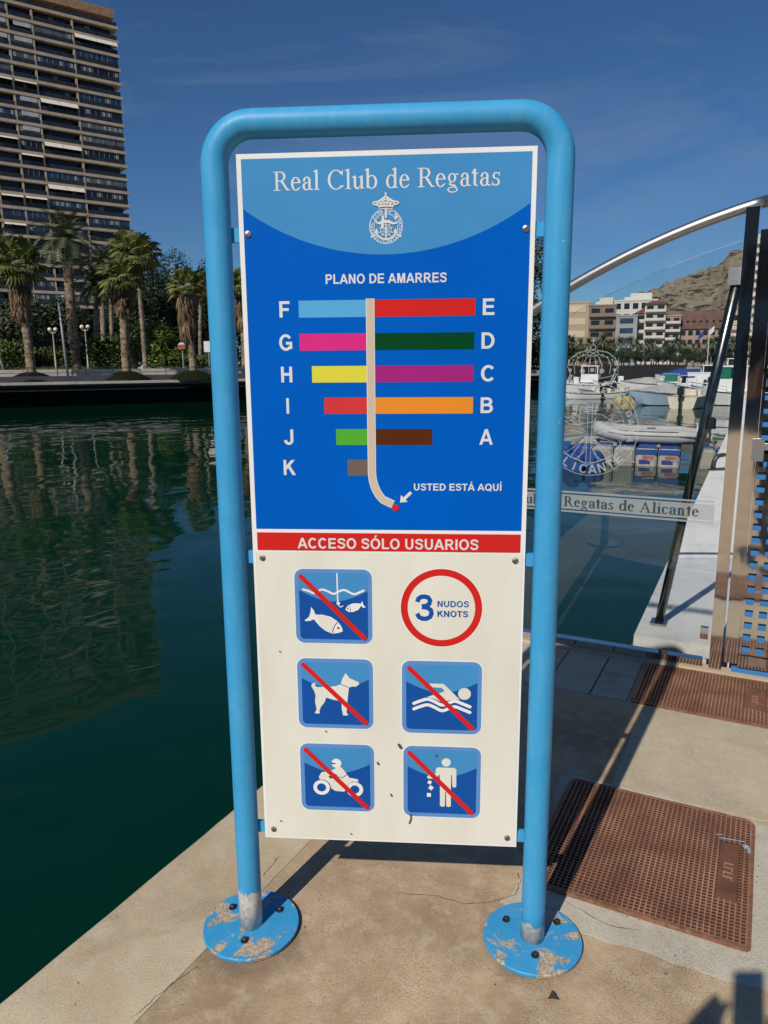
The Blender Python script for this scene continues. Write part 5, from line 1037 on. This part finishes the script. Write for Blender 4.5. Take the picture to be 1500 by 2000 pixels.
for k_, (px, yt, D, wp, lb) in enumerate(((215, 650, 76, 62, 'clipped bright green hedge block beside the diamond barked palm'), (32, 662, 76, 52, 'bright green bush at the stout palm trunk'), (105, 676, 78, 80, 'low dark green hedge run behind the globe lamps'), (345, 690, 74, 60, 'low green bush under the willowy shrub'), (410, 692, 74, 50, 'low yellow green bush near the white notice board'), (0, 680, 78, 60, 'low hedge end next to the bright green bush'))):
    b = pix(px, 712, D); b.z = LZ; h_ = pix(px, yt, D).z-LZ; w_ = wp/FPX*D; o_ = thing('hedge', b, lb, 'hedge', 'hedges in the park', rz=math.atan2(ql.y, ql.x))
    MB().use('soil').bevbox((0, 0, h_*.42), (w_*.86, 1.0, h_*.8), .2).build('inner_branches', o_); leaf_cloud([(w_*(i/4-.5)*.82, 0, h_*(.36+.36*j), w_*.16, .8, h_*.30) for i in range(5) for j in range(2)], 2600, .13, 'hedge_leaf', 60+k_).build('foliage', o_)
wl = []; r_ = random.Random(8)
for i in range(34):
    px = -120+i*36.5; b = pix(px, 712, 122+r_.uniform(-5, 5)); h_ = r_.uniform(4.5, 7.5); wl.append((b.x, b.y, LZ+h_*.45, 3.2, 2.6, h_*.55))
leaf_cloud(wl, 16000, .46, 'ficus_leaf', 88).build('woodland', kind='stuff', label='dense dark shrubbery filling the back of the park', cat='shrubbery')
# lamps, poles and notices
def pole_at(px, D): b = pix(px, 712, D); b.z = LZ; return b
for px, yt, D, lb in ((107, 648, 71, 'cream twin globe lamp nearer the tall grey pole'), (170, 643, 68, 'cream twin globe lamp in front of the slender date palm')):
    b = pole_at(px+2, D); h_ = pix(px, yt, D).z-LZ; t = thing('street_lamp', b, lb, 'lamp', 'cream twin globe lamps', rz=YAW)
    MB().use('lamp_paint').lathe([(.20, 0), (.20, .25), (.12, .45), (.075, .7), (.065, h_*.55), (.055, h_-.15), (.09, h_-.1), (.05, h_)], (0, 0, 0), 12).build('post', t, 'auto')
    for s_ in (-1, 1):
        MB().use('lamp_paint').tube([(0, 0, h_-.12), (s_*.2, 0, h_-.10), (s_*.30, 0, h_+.02)], .028, 6).build('arm', t); MB().use('globe_glass').sphere((s_*.27, 0, h_+.19), .175, 14, 10).build('globe', t, True)
b = pole_at(131, 62); h_ = pix(121, 580, 62).z-LZ; t = thing('lighting_column', b, 'tall plain grey lighting column by the date palm', 'lamp')
MB().use('grey_paint').tube([(0, 0, 0), (-.25, 0, h_)], [.11, .07], 10).build('column', t, True); MB().use('grey_paint').bevbox((-.02, 0, h_+.05), (.75, .25, .13), .04).build('lamp_head', t)
b = pole_at(12, 66); t = thing('lighting_column', b, 'grey leaning service pole at the end of the low hedge', 'pole'); MB().use('grey_paint').tube([(0, 0, 0), (-.9, 0, 3.4)], [.10, .06], 8).build('column', t, True); MB().use('lamp_paint').lathe([(.3, 0), (.22, .4), (.1, .55)], (0, 0, 0), 10).build('footing', t)
b = pole_at(358, 72); t = thing('park_sign', b, 'small orange and white notice on a grey post', 'sign', rz=YAW+R(10)); MB().use('grey_paint').tube([(0, 0, 0), (0, 0, 2.4)], .05, 8).build('post', t); MB().use('sign_orange').box((-.05, -.06, 2.78), (.66, .05, .40)).build('panel', t); MB().use('white_paint').prism([(-.36, 2.99), (.26, 2.99), (.12, 3.18), (-.14, 3.18)], -.085, -.035, lambda x, y, z: (x, z, y)).build('header', t)
b = pole_at(409, 70); t = thing('park_sign', b, 'plain white notice board half hidden behind the left sign post', 'sign', rz=YAW+R(16)); MB().use('grey_paint').tube([(0, 0, 0), (0, 0, 2.2)], .05, 8).build('post', t); MB().use('white_paint').box((0, -.06, 2.75), (.80, .05, .95)).build('panel', t)
for k_, (px, D, wd, col, lb) in enumerate(((306, 96, 4.2, 'white_paint', 'white car parked deep under the dark trees'), (90, 96, 4.2, 'white_paint', 'white car parked behind the low hedge run'))):
    b = pix(px, 712, D); b.z = LZ; t = thing('parked_car', b, lb, 'car', 'cars parked beyond the park', rz=math.atan2(ql.y, ql.x))
    MB().use(col).prism([(-2.1, .3), (2.1, .3), (2.15, .75), (1.3, .95), (.7, 1.4), (-1.2, 1.42), (-1.9, .98), (-2.15, .9)], -.8, .8, lambda x, y, z: (x, z, y)).build('body', t); MB().use('window_dark').prism([(-1.1, 1.0), (1.05, .98), (.62, 1.34), (-1.05, 1.36)], -.81, .81, lambda x, y, z: (x, z, y)).build('windows', t)
    for x in (-1.3, 1.3):
        for y in (-.75, .75): MB().use('black_plastic').lathe([(.32, -.1), (.32, .1)], (x, y, .32), 14, Matrix.Rotation(R(90), 3, 'X')).build('wheel', t)

# ------------------------------------------------------------------ the residential tower
TZ = lambda px, py: (lambda d: d.z/math.hypot(d.x, d.y))(ray(px, py))
Dt = 45.0/(TZ(230, 55.5)-TZ(254.5, 454)); tp = pix(273, 700, Dt); tp.z = 0
az = YAW+math.atan2(2700-750, FPX*math.cos(PITCH)); td = Vector((math.sin(az), math.cos(az), 0)); tn = Vector((td.y, -td.x, 0))   # along the facade, and outward to the harbour
zs = [pix(230, 55.5, Dt).z-3.0*k for k in range(27)]
def tx(px, py):
    P = on_plane(px, py, tp, tn); return (P-tp).dot(td)
cols_ = [tx(139.5, 34.7), tx(59.8, 15.6), tx(10.4, 0)]; wid = [-cols_[0], cols_[0]-cols_[1], cols_[1]-cols_[2]]
edges = [0, cols_[0], cols_[1], cols_[2], cols_[2]-wid[2], cols_[2]-wid[2]-wid[1], cols_[2]-2*wid[2]-wid[1], cols_[2]-2*wid[2]-2*wid[1]]
tower = thing('apartment_tower', tp+Vector((0, 0, LZ)), 'tall beige apartment tower with stacked balconies behind the palms', 'building')
MT = Matrix.Translation(tp) @ Matrix(((td.x, -tn.x, 0, 0), (td.y, -tn.y, 0, 0), (0, 0, 1, 0), (0, 0, 0, 1))); tower.matrix_world = MT
# local: x along the facade (0 = right corner, negative to the left), y into the building
xl = edges[-1]; dep = 16
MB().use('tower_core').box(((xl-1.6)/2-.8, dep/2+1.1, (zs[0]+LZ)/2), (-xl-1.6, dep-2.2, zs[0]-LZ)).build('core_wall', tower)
for k, z in enumerate(zs[:26]):
    if z < 1: continue
    MB().use('tower_concrete').box((xl/2, dep/2, z-.02), (-xl+.5, dep+.5, .62)).build('balcony_slab', tower)
for e in edges[1:]:
    MB().use('tower_concrete').box((e, .35, (zs[0]+LZ)/2), (.42, .9, zs[0]-LZ-.4)).build('column', tower)
rt = random.Random(77); glz = ['window_dark', 'window_blue', 'window_grey']
AWN = {(1, 6): 2, (1, 9): 2, (1, 12): 2, (2, 5): 1, (3, 5): 1, (3, 13): 1, (2, 13): 1, (0, 1): 2, (2, 1): 3, (2, 2): 3, (3, 2): 3, (3, 1): 3, (2, 6): 3, (2, 7): 3, (2, 8): 3, (3, 9): 1, (2, 10): 1, (3, 15): 1, (0, 15): 0}
for k in range(0, 25):
    zt, zb = zs[k], zs[k+1]
    if zb < 1: break
    for c in range(7):
        x1_, x0_ = edges[c]-(.02 if c else .0), edges[c+1]+.22; x1_ -= .22; w_ = x1_-x0_; cx = (x0_+x1_)/2; zlo, zhi = zb+.30, zt-.34; h_ = zhi-zlo
        MB().use('rail_glass').box((cx, -.16, zlo+.46), (w_, .06, .92)).build('balustrade', tower)
        typ = rt.random(); aw = AWN.get((c, k))
        if typ < .52 and aw not in (2, 1):
            m_ = glz[rt.choice((0, 1, 1, 2, 2))]; p_ = MB().use(m_).box((cx, .02, zlo+.92+(h_-.92)/2), (w_, .05, h_-.95)).build('window', tower); nm = max(3, int(w_/1.1)); fr = MB().use('curtain')
            for q in range(1, nm): fr.box((x0_+w_*q/nm, -.02, zlo+.92+(h_-.92)/2), (.06, .06, h_-.97)) if rt.random() < .85 else None
            for q in range(nm):
                if rt.random() < .30: fr.box((x0_+w_*(q+.5)/nm, -.012, zlo+.92+(h_-.92)/2-.1), (w_/nm*.5, .03, (h_-1.0)*.7))
            fr.box((cx, -.02, zhi-.06), (w_, .05, .06)); fr.build('frame', p_)
        else:
            p_ = MB().use('window_dark').box((cx, 1.08, zlo+h_/2), (w_*.8, .05, h_*.85)).build('window', tower)
            if rt.random() < .35: MB().use('curtain').box((x0_+w_*rt.uniform(.2, .8), 1.03, zlo+h_*.55), (w_*.12, .04, h_*.6)).build('frame', p_)
        if aw in (1, 2):
            for q in range(aw):
                wq = w_/aw; MB().use('awning_cloth').box((x0_+wq*(q+.5), -.60, zhi-.42 if aw == 2 else zhi-.25), (wq-.08, .04, 1.20 if aw == 2 else 1.0), Matrix.Rotation(R(-35 if aw == 2 else -58), 3, 'X')).build('awning', tower)
        if aw == 3: MB().use('blind_cloth').box((cx+w_*.08, -.12, zhi-.55), (w_*.78, .03, 1.0)).build('blind', tower)
zt = zs[0]
MB().use('tower_wood').box((xl/2, dep/2+1, zt+3.55), (-xl+.2, dep-1, 1.9)).build('roof', tower)
for e in edges: MB().use('tower_wood').box((e-.8 if e == 0 else e, 2.6, zt+1.4), (.45, .5, 2.5)).build('roof_post', tower)
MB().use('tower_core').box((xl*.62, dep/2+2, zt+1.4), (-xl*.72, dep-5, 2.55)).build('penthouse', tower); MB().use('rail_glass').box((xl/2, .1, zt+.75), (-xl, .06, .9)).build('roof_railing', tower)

# ------------------------------------------------------------------ city shore on the right
sw_ = thing('far_sea_wall', s0_, 'dark stone sea wall below the tree lined far shore', 'wall'); sw_.matrix_world = Matrix.Identity(4)
ss = (s1_-s0_); ss.z = 0; sl = ss.length; ss.normalize(); sn = Vector((-ss.y, ss.x, 0)); s0g = Vector((s0_.x, s0_.y, 0))
for k_ in range(8): MB().use('quay_shadow').prism([(sl*k_/24, -.4), (sl*(k_+1)/24-.05, -.4), (sl*(k_+1)/24-.05, .6), (sl*k_/24, .6)], -3, LZ+.45, lambda x, y, z: s0g+ss*x+sn*y+Vector((0, 0, z))).build('wall_block', sw_)
MB().use('quay_shadow').prism([(-.5, -.2), (.4, -.2), (.4, (s0g-Lp(tE, 0, 0)).length), (-.5, (s0g-Lp(tE, 0, 0)).length)], -3, LZ-.31, lambda x, y, z: (lambda a, d: a+d*y+Vector((d.y, -d.x, 0))*x+Vector((0, 0, z)))(Lp(tE, 0, 0), (s0g-Lp(tE, 0, 0)).normalized())).build('wall_return', sw_)

def block(name, label, px0, px1, ytop, D, col, floors, roof=None, balc=None, bays=4, dep=12, wm='window_dark', turn=0.0, roofm='roof_tile', roofpx=0):
    c = pix((px0+px1)/2, 708, D); w_ = (px1-px0)/FPX*D; h_ = pix((px0+px1)/2, ytop, D).z-LZ; c.z = LZ; t = thing(name, c, label, 'building', 'buildings along the far shore', rz=VA((px0+px1)/2)-R(90)+turn)
    MB().use(col).box((0, dep/2, h_/2), (w_, dep, h_)).build('wall', t); fh = h_/floors
    for k in range(floors):
        z = fh*k
        for i in range(bays):
            x = w_*((i+.5)/bays-.5); MB().use(wm).box((x, -.02, z+fh*.55), (w_/bays*.62, .16, fh*.52)).build('window', t)
        if balc:
            bm = MB().use(balc).box((0, -.55, z+fh*.12), (w_*.94, 1.1, .22)).box((0, -1.05, z+fh*.26), (w_*.94, .1, fh*.30)); bm.build('balcony', t)
        for s_ in (1,):
            for i in range(2): MB().use(wm).box((s_*(w_/2+.0), dep*(.3+.4*i), z+fh*.55), (.16, dep*.16, fh*.5)).build('window', t)
    if roof == 'hip':
        rh = roofpx/FPX*D; MB().use(roofm).add([(-w_/2-.5, -.6, h_), (w_/2+.5, -.6, h_), (w_/2+.5, dep+.6, h_), (-w_/2-.5, dep+.6, h_), (-w_/2+2, dep/2, h_+rh), (w_/2-w_*.14, dep/2, h_+rh)], [(0, 1, 5, 4), (1, 2, 5), (2, 3, 4, 5), (3, 0, 4), (3, 2, 1, 0)]).build('roof', t)
        for i in range(7): MB().use('window_dark').box((w_*(-.36+.11*i), dep*.16, h_+rh*.36), (w_*.04, .9, rh*.16)).build('dormer', t)
    elif roof == 'flat':
        MB().use(col).box((0, dep/2, h_+.25), (w_+.3, dep+.3, .5)).build('parapet', t)
    elif roof == 'pent':
        MB().use(col).box((0, dep/2, h_+.25), (w_+.3, dep+.3, .5)).build('parapet', t); MB().use('wall_white').box((w_*.12, dep*.6, h_+1.7), (w_*.5, dep*.5, 2.6)).build('stair_house', t); MB().use('wall_white').box((-w_*.2, dep*.6, h_+1.1), (w_*.14, 1.4, 1.6)).build('chimney', t)
    return t
mat('wall_white', (0.60, 0.575, 0.52), .85, var=.1, vs=.2); mat('wall_beige', (0.40, 0.32, 0.225), .85, var=.15, vs=.15); mat('wall_brown', (0.235, 0.175, 0.13), .85, var=.2, vs=.15); mat('wall_grey', (0.30, 0.30, 0.29), .8, var=.15, vs=.2); mat('wall_cream', (0.55, 0.45, 0.31), .85, var=.1, vs=.2); mat('wall_pink', (0.36, 0.25, 0.19), .85, var=.15, vs=.2); mat('roof_tile', (0.155, 0.085, 0.06), .85, var=.35, vs=.5); mat('roof_red', (0.22, 0.075, 0.055), .85, var=.3, vs=.5); mat('slab_white', (0.58, 0.56, 0.52), .8, var=.1, vs=.3)
block('apartment_building', 'beige blank gabled building right next to the right sign post', 1098, 1148, 592, 265, 'wall_beige', 5, 'flat', None, 1, wm='wall_cream')
block('apartment_building', 'brown balconied building between the beige gable and the white block', 1148, 1196, 598, 262, 'wall_brown', 5, 'pent', 'wall_brown', 2)
block('apartment_building', 'large white building set back with a white roof house', 1198, 1272, 588, 285, 'wall_white', 6, 'pent', None, 5)
block('apartment_building', 'grey glassy building in front of the large white one', 1201, 1238, 618, 252, 'wall_grey', 5, 'flat', None, 1, wm='window_blue')
block('apartment_building', 'narrow white balconied building beside the grey glassy one', 1238, 1258, 612, 256, 'wall_cream', 5, 'hip', 'slab_white', 1, roofm='roof_red', roofpx=10)
block('apartment_building', 'tall cream building with white balconies and red roof edge', 1256, 1292, 594, 254, 'wall_cream', 7, 'hip', 'slab_white', 2, roofm='roof_red', roofpx=8)
block('apartment_building', 'reddish brown building with white balcony fronts', 1292, 1322, 618, 256, 'wall_pink', 6, 'flat', 'slab_white', 2)
block('civic_building', 'wide building with brown tiled hip roof and dormers', 1318, 1414, 642, 258, 'wall_pink', 4, 'hip', None, 8, roofpx=34, dep=18)
block('apartment_building', 'plain cream wall building behind the tiled hip roof', 1380, 1440, 612, 300, 'wall_cream', 5, 'flat', None, 3)
block('apartment_building', 'slim white high rise with stacked balconies behind the steel post', 1447, 1488, 462, 240, 'wall_white', 15, 'flat', 'slab_white', 3, wm='wall_pink', turn=R(-12))
block('apartment_building', 'white and red low building at the foot of the slim high rise', 1424, 1462, 640, 236, 'wall_white', 4, 'flat', 'slab_white', 2, wm='roof_red')
block('apartment_building', 'beige building glimpsed beyond the steel gate', 1500, 1580, 560, 250, 'wall_beige', 8, 'flat', 'slab_white', 5)

# shore trees
proto = {}
def shore_tree(kind, label, px, ytop, D, seed):
    b = pix(px, 712, D); b.z = LZ; h_ = pix(px, ytop, D).z-LZ; key = (kind, seed % 3)
    if key not in proto:
        hh = 9.0
        if kind == 'palm': a = trunk(hh-1.2, .26, .20, 'bark_thin', (0, 0), 8, True, seed).mesh('trunk', True); c = date_crown(46, 2.8, seed, 'date_leaf').mesh('crown')
        else: a = MB().use('bark_dark').tube([(0, 0, 0), (.2, .1, 2.5), (0, 0, 6)], [.3, .22, .08], 8).mesh('trunk', True); c = leaf_cloud(tree_blobs(7, 7, 1.6, 10, seed), 2200, .26, 'olive_leaf' if seed % 2 else 'ficus_leaf', seed).mesh('crown')
        proto[key] = (a, c)
    a, c = proto[key]; t = thing('palm_tree' if kind == 'palm' else 'broadleaf_tree', b, label, 'palm tree' if kind == 'palm' else 'tree', 'palms along the far shore' if kind == 'palm' else 'leafy trees along the far shore', rz=seed*1.3)
    s_ = h_/9.0; t.scale = (s_, s_, s_); obj('trunk', a, t); obj('crown', c, t, Matrix.Translation((0, 0, 7.8)) if kind == 'palm' else None)
PL = 'feathery palm in the row lining the far shore below the buildings'; TL = 'small leafy tree in the row lining the far shore below the buildings'
for i in range(36):
    px = 1092+i*10.5+rnd.uniform(-4, 4); shore_tree('palm' if i % 3 else 'leafy', PL if i % 3 else TL, px, 664+rnd.uniform(-8, 10), 165+rnd.uniform(-8, 22), i)
for i in range(26):
    px = 1096+i*15+rnd.uniform(-6, 6); shore_tree('leafy', TL, px, 682+rnd.uniform(-8, 8), 160+rnd.uniform(-4, 6), i+1)
b = pix(1381, 712, 150); b.z = LZ; fl = thing('flag_pole', b, 'thin flagpole with blue and white flag before the hip roofed building', 'flag', rz=VA(1381)-R(90)); MB().use('white_paint').tube([(0, 0, 0), (0, 0, 7)], .06, 8).build('pole', fl)
fm = MB(); 
for i in range(6):
    fm.use('blue_cloth' if i < 3 else 'white_paint'); x0 = -1.8+i*.3 if i < 3 else (i-3)*.22; y = lambda q: .12*math.sin(q*3); fm.add([(x0, y(x0), 4.9+.25*i), (x0+.3, y(x0+.3), 5.15+.25*i), (x0+.3, y(x0+.3), 6.1+.25*i), (x0, y(x0), 5.85+.25*i)], [(0, 1, 2, 3)])
fm.build('flag_cloth', fl)

# hill with the rocky castle crag
m, n, l, b_, o = base_mat('hill_rock', .95)
a = mixc(n, l, ramp(n, l, noise_node(n, l, o, .03, 8, .65), [(.38, (0, 0, 0)), (.62, (1, 1, 1))]), (.40, .32, .22), (.58, .48, .34))
g_ = n.new('ShaderNodeMapping'); g_.inputs['Scale'].default_value = (.8, .8, 3.0); l.new(o, g_.inputs[0])
a = mixc(n, l, ramp(n, l, noise_node(n, l, g_.outputs[0], .06, 8, .75), [(.51, (0, 0, 0)), (.56, (1, 1, 1))]), a, (.055, .058, .032))
a = mixc(n, l, ramp(n, l, noise_node(n, l, g_.outputs[0], .16, 6, .7), [(.58, (0, 0, 0)), (.66, (.8, .8, .8))]), a, (.045, .048, .028))
l.new(a, b_.inputs['Base Color']); bumpn(n, l, b_, noise_node(n, l, g_.outputs[0], .10, 8, .75), 1.0, 12.0)
SIL = [(900, 700), (1100, 660), (1180, 606), (1240, 580), (1262, 562), (1306, 550), (1340, 542), (1384, 525), (1398, 518), (1403, 500), (1410, 488), (1424, 483), (1450, 481), (1500, 480), (1560, 470), (1640, 466), (1720, 490), (1850, 560), (2000, 690)]
def sil(px):
    for (a0, b0), (a1, b1) in zip(SIL, SIL[1:]):
        if a0 <= px <= a1: return b0+(b1-b0)*(px-a0)/(a1-a0)
    return 700
mb = MB().use('hill_rock'); NX, NY = 260, 44; vs = []
for i in range(NX+1):
    px = 920+(1990-920)*i/NX; top = pix(px, sil(px), 820).z
    for j in range(NY+1):
        q = j/NY; D = 430+ (q*390 if q <= .8 else .8*390+(q-.8)*5*90); s_ = min(1, q/.8)
        prof = s_**1.25 if s_ < .80 else .757+(1-.757)*((s_-.80)/.20)**.8
        if q > .8: prof = 1-(q-.8)*1.6
        base = pix(px, 708, D); z = LZ-2+(top*(742/820.0)-LZ)*prof
        nn = Vector((base.x*.012, base.y*.012, 1)); z += (noise.fractal(nn*2.0, .8, 2, 6)*13+math.floor((noise.noise(nn*2.2)+1)*4)*1.2)*(1 if .05 < q < .75 else .25)*min(1, s_*2)
        vs.append((base.x, base.y, z))
mb.add(vs, [(i*(NY+1)+j, (i+1)*(NY+1)+j, (i+1)*(NY+1)+j+1, i*(NY+1)+j+1) for i in range(NX) for j in range(NY)]); mb.build('hill', kind='structure')

# ------------------------------------------------------------------ behind the photographer: club house seen only in the polished steel
cbm = Matrix.Translation(Q(1.0, -24, 0)) @ MQ
ch = thing('club_house', Q(1, -24, 0), 'dark long club house reflected in the polished gate', 'building', M=cbm)
MB().use('wall_grey').box((6, -4, 4.6), (34, 8, 9.2)).build('wall', ch); MB().use('roof_tile').box((6, -4, 9.35), (35, 9, .3)).build('roof', ch)
for k in range(3):
    for i in range(11): MB().use('window_dark').box((-9+3*i, .02, 1.6+3.0*k), (2.2, .08, 1.7)).build('window', ch)
# the photographer, whose shadow falls beside the cover
ph = MB().use('black_plastic').bevbox((0, 0, 0), (.076, .158, .009), .004).build('smartphone', label='black smartphone held up to take the picture', cat='phone')
ph.matrix_world = cam.matrix_world @ Matrix.Translation((-.034, -.036, .022))
def skin(name, nodes, edges_, m, parent, root=0, sub=2):
    me = bpy.data.meshes.new(name); me.from_pydata([p for p, _ in nodes], edges_, []); me.materials.append(MATS[m]); o_ = obj(name, me, parent); md = o_.modifiers.new('skin', 'SKIN'); o_.modifiers.new('sub', 'SUBSURF').levels = sub; o_.modifiers['sub'].render_levels = sub
    for i, (_, r__) in enumerate(nodes): v = me.skin_vertices[0].data[i]; v.radius = (r__, r__) if not isinstance(r__, tuple) else r__; v.use_root = (i == root)
    return o_
mat('skin_tone', (.42, .26, .18), .6); mat('shirt_cloth', (.05, .06, .09), .9, var=.2, vs=8); mat('jeans_cloth', (.035, .05, .09), .9, var=.3, vs=9); mat('hair_dark', (.03, .022, .016), .8)
pe = thing('person', (CAM.x-.045, CAM.y-.50, 0), 'person in dark shirt holding up a phone, seen by shadow and reflection', 'person')
X = [((0, 0, .95), .14), ((0, .02, 1.15), .135), ((0, 0, 1.36), .15), ((0, 0, 1.47), .07), ((0, .02, 1.54), .058), ((0, .03, 1.62), .085), ((0, .03, 1.71), .085),
     ((-.19, 0, 1.38), .065), ((-.29, .12, 1.18), .052), ((-.15, .38, 1.36), .046), ((-.075, .455, 1.455), .040), ((.19, 0, 1.38), .065), ((.25, .10, 1.14), .047), ((.11, .40, 1.36), .034), ((.075, .455, 1.40), .030),
     ((-.10, 0, .85), .10), ((-.11, .02, .48), .065), ((-.12, -.02, .09), .045), ((-.12, .13, .04), .035), ((.10, 0, .85), .10), ((.11, .02, .48), .065), ((.12, -.02, .09), .045), ((.12, .13, .04), .035)]
E_ = [(0, 1), (1, 2), (2, 3), (3, 4), (4, 5), (5, 6), (2, 7), (7, 8), (8, 9), (9, 10), (2, 11), (11, 12), (12, 13), (13, 14), (0, 15), (15, 16), (16, 17), (17, 18), (0, 19), (19, 20), (20, 21), (21, 22)]
for s_, k0 in ((-1, 10), (1, 14)):
    bx_, by_, bz_ = X[k0][0]
    for f in range(4):
        i0 = len(X); X += [((bx_-s_*.008, by_+.012, bz_+.03-.018*f), .009), ((bx_-s_*.016, by_+.018, bz_+.03-.018*f), .008)]; E_ += [(k0, i0), (i0, i0+1)]
    i0 = len(X); X += [((bx_-s_*.01, by_-.022, bz_+.03), .010), ((bx_-s_*.026, by_-.02, bz_+.05), .009)]; E_ += [(k0, i0), (i0, i0+1)]
skin('body', X, E_, 'skin_tone', pe)
skin('shirt', [((0, 0, .93), .155), ((0, .02, 1.15), .15), ((0, 0, 1.36), .165), ((0, 0, 1.45), .085), ((-.19, 0, 1.38), .078), ((-.235, .07, 1.21), .064), ((.19, 0, 1.38), .078), ((.235, .07, 1.21), .064)], [(0, 1), (1, 2), (2, 3), (2, 4), (4, 5), (2, 6), (6, 7)], 'shirt_cloth', pe)
skin('trousers', [((0, 0, .96), .15), ((-.10, 0, .85), .115), ((-.11, .02, .48), .082), ((-.12, -.02, .10), .065), ((.10, 0, .85), .115), ((.11, .02, .48), .082), ((.12, -.02, .10), .065)], [(0, 1), (1, 2), (2, 3), (0, 4), (4, 5), (5, 6)], 'jeans_cloth', pe)
MB().use('hair_dark').sphere((0, .0, 1.735), .105, 14, 8, (1, 1.1, .75)).build('hair', pe, True)
for s_ in (-1, 1): MB().use('black_plastic').bevbox((s_*.12, .05, .045), (.10, .29, .09), .03).build('shoe', pe)
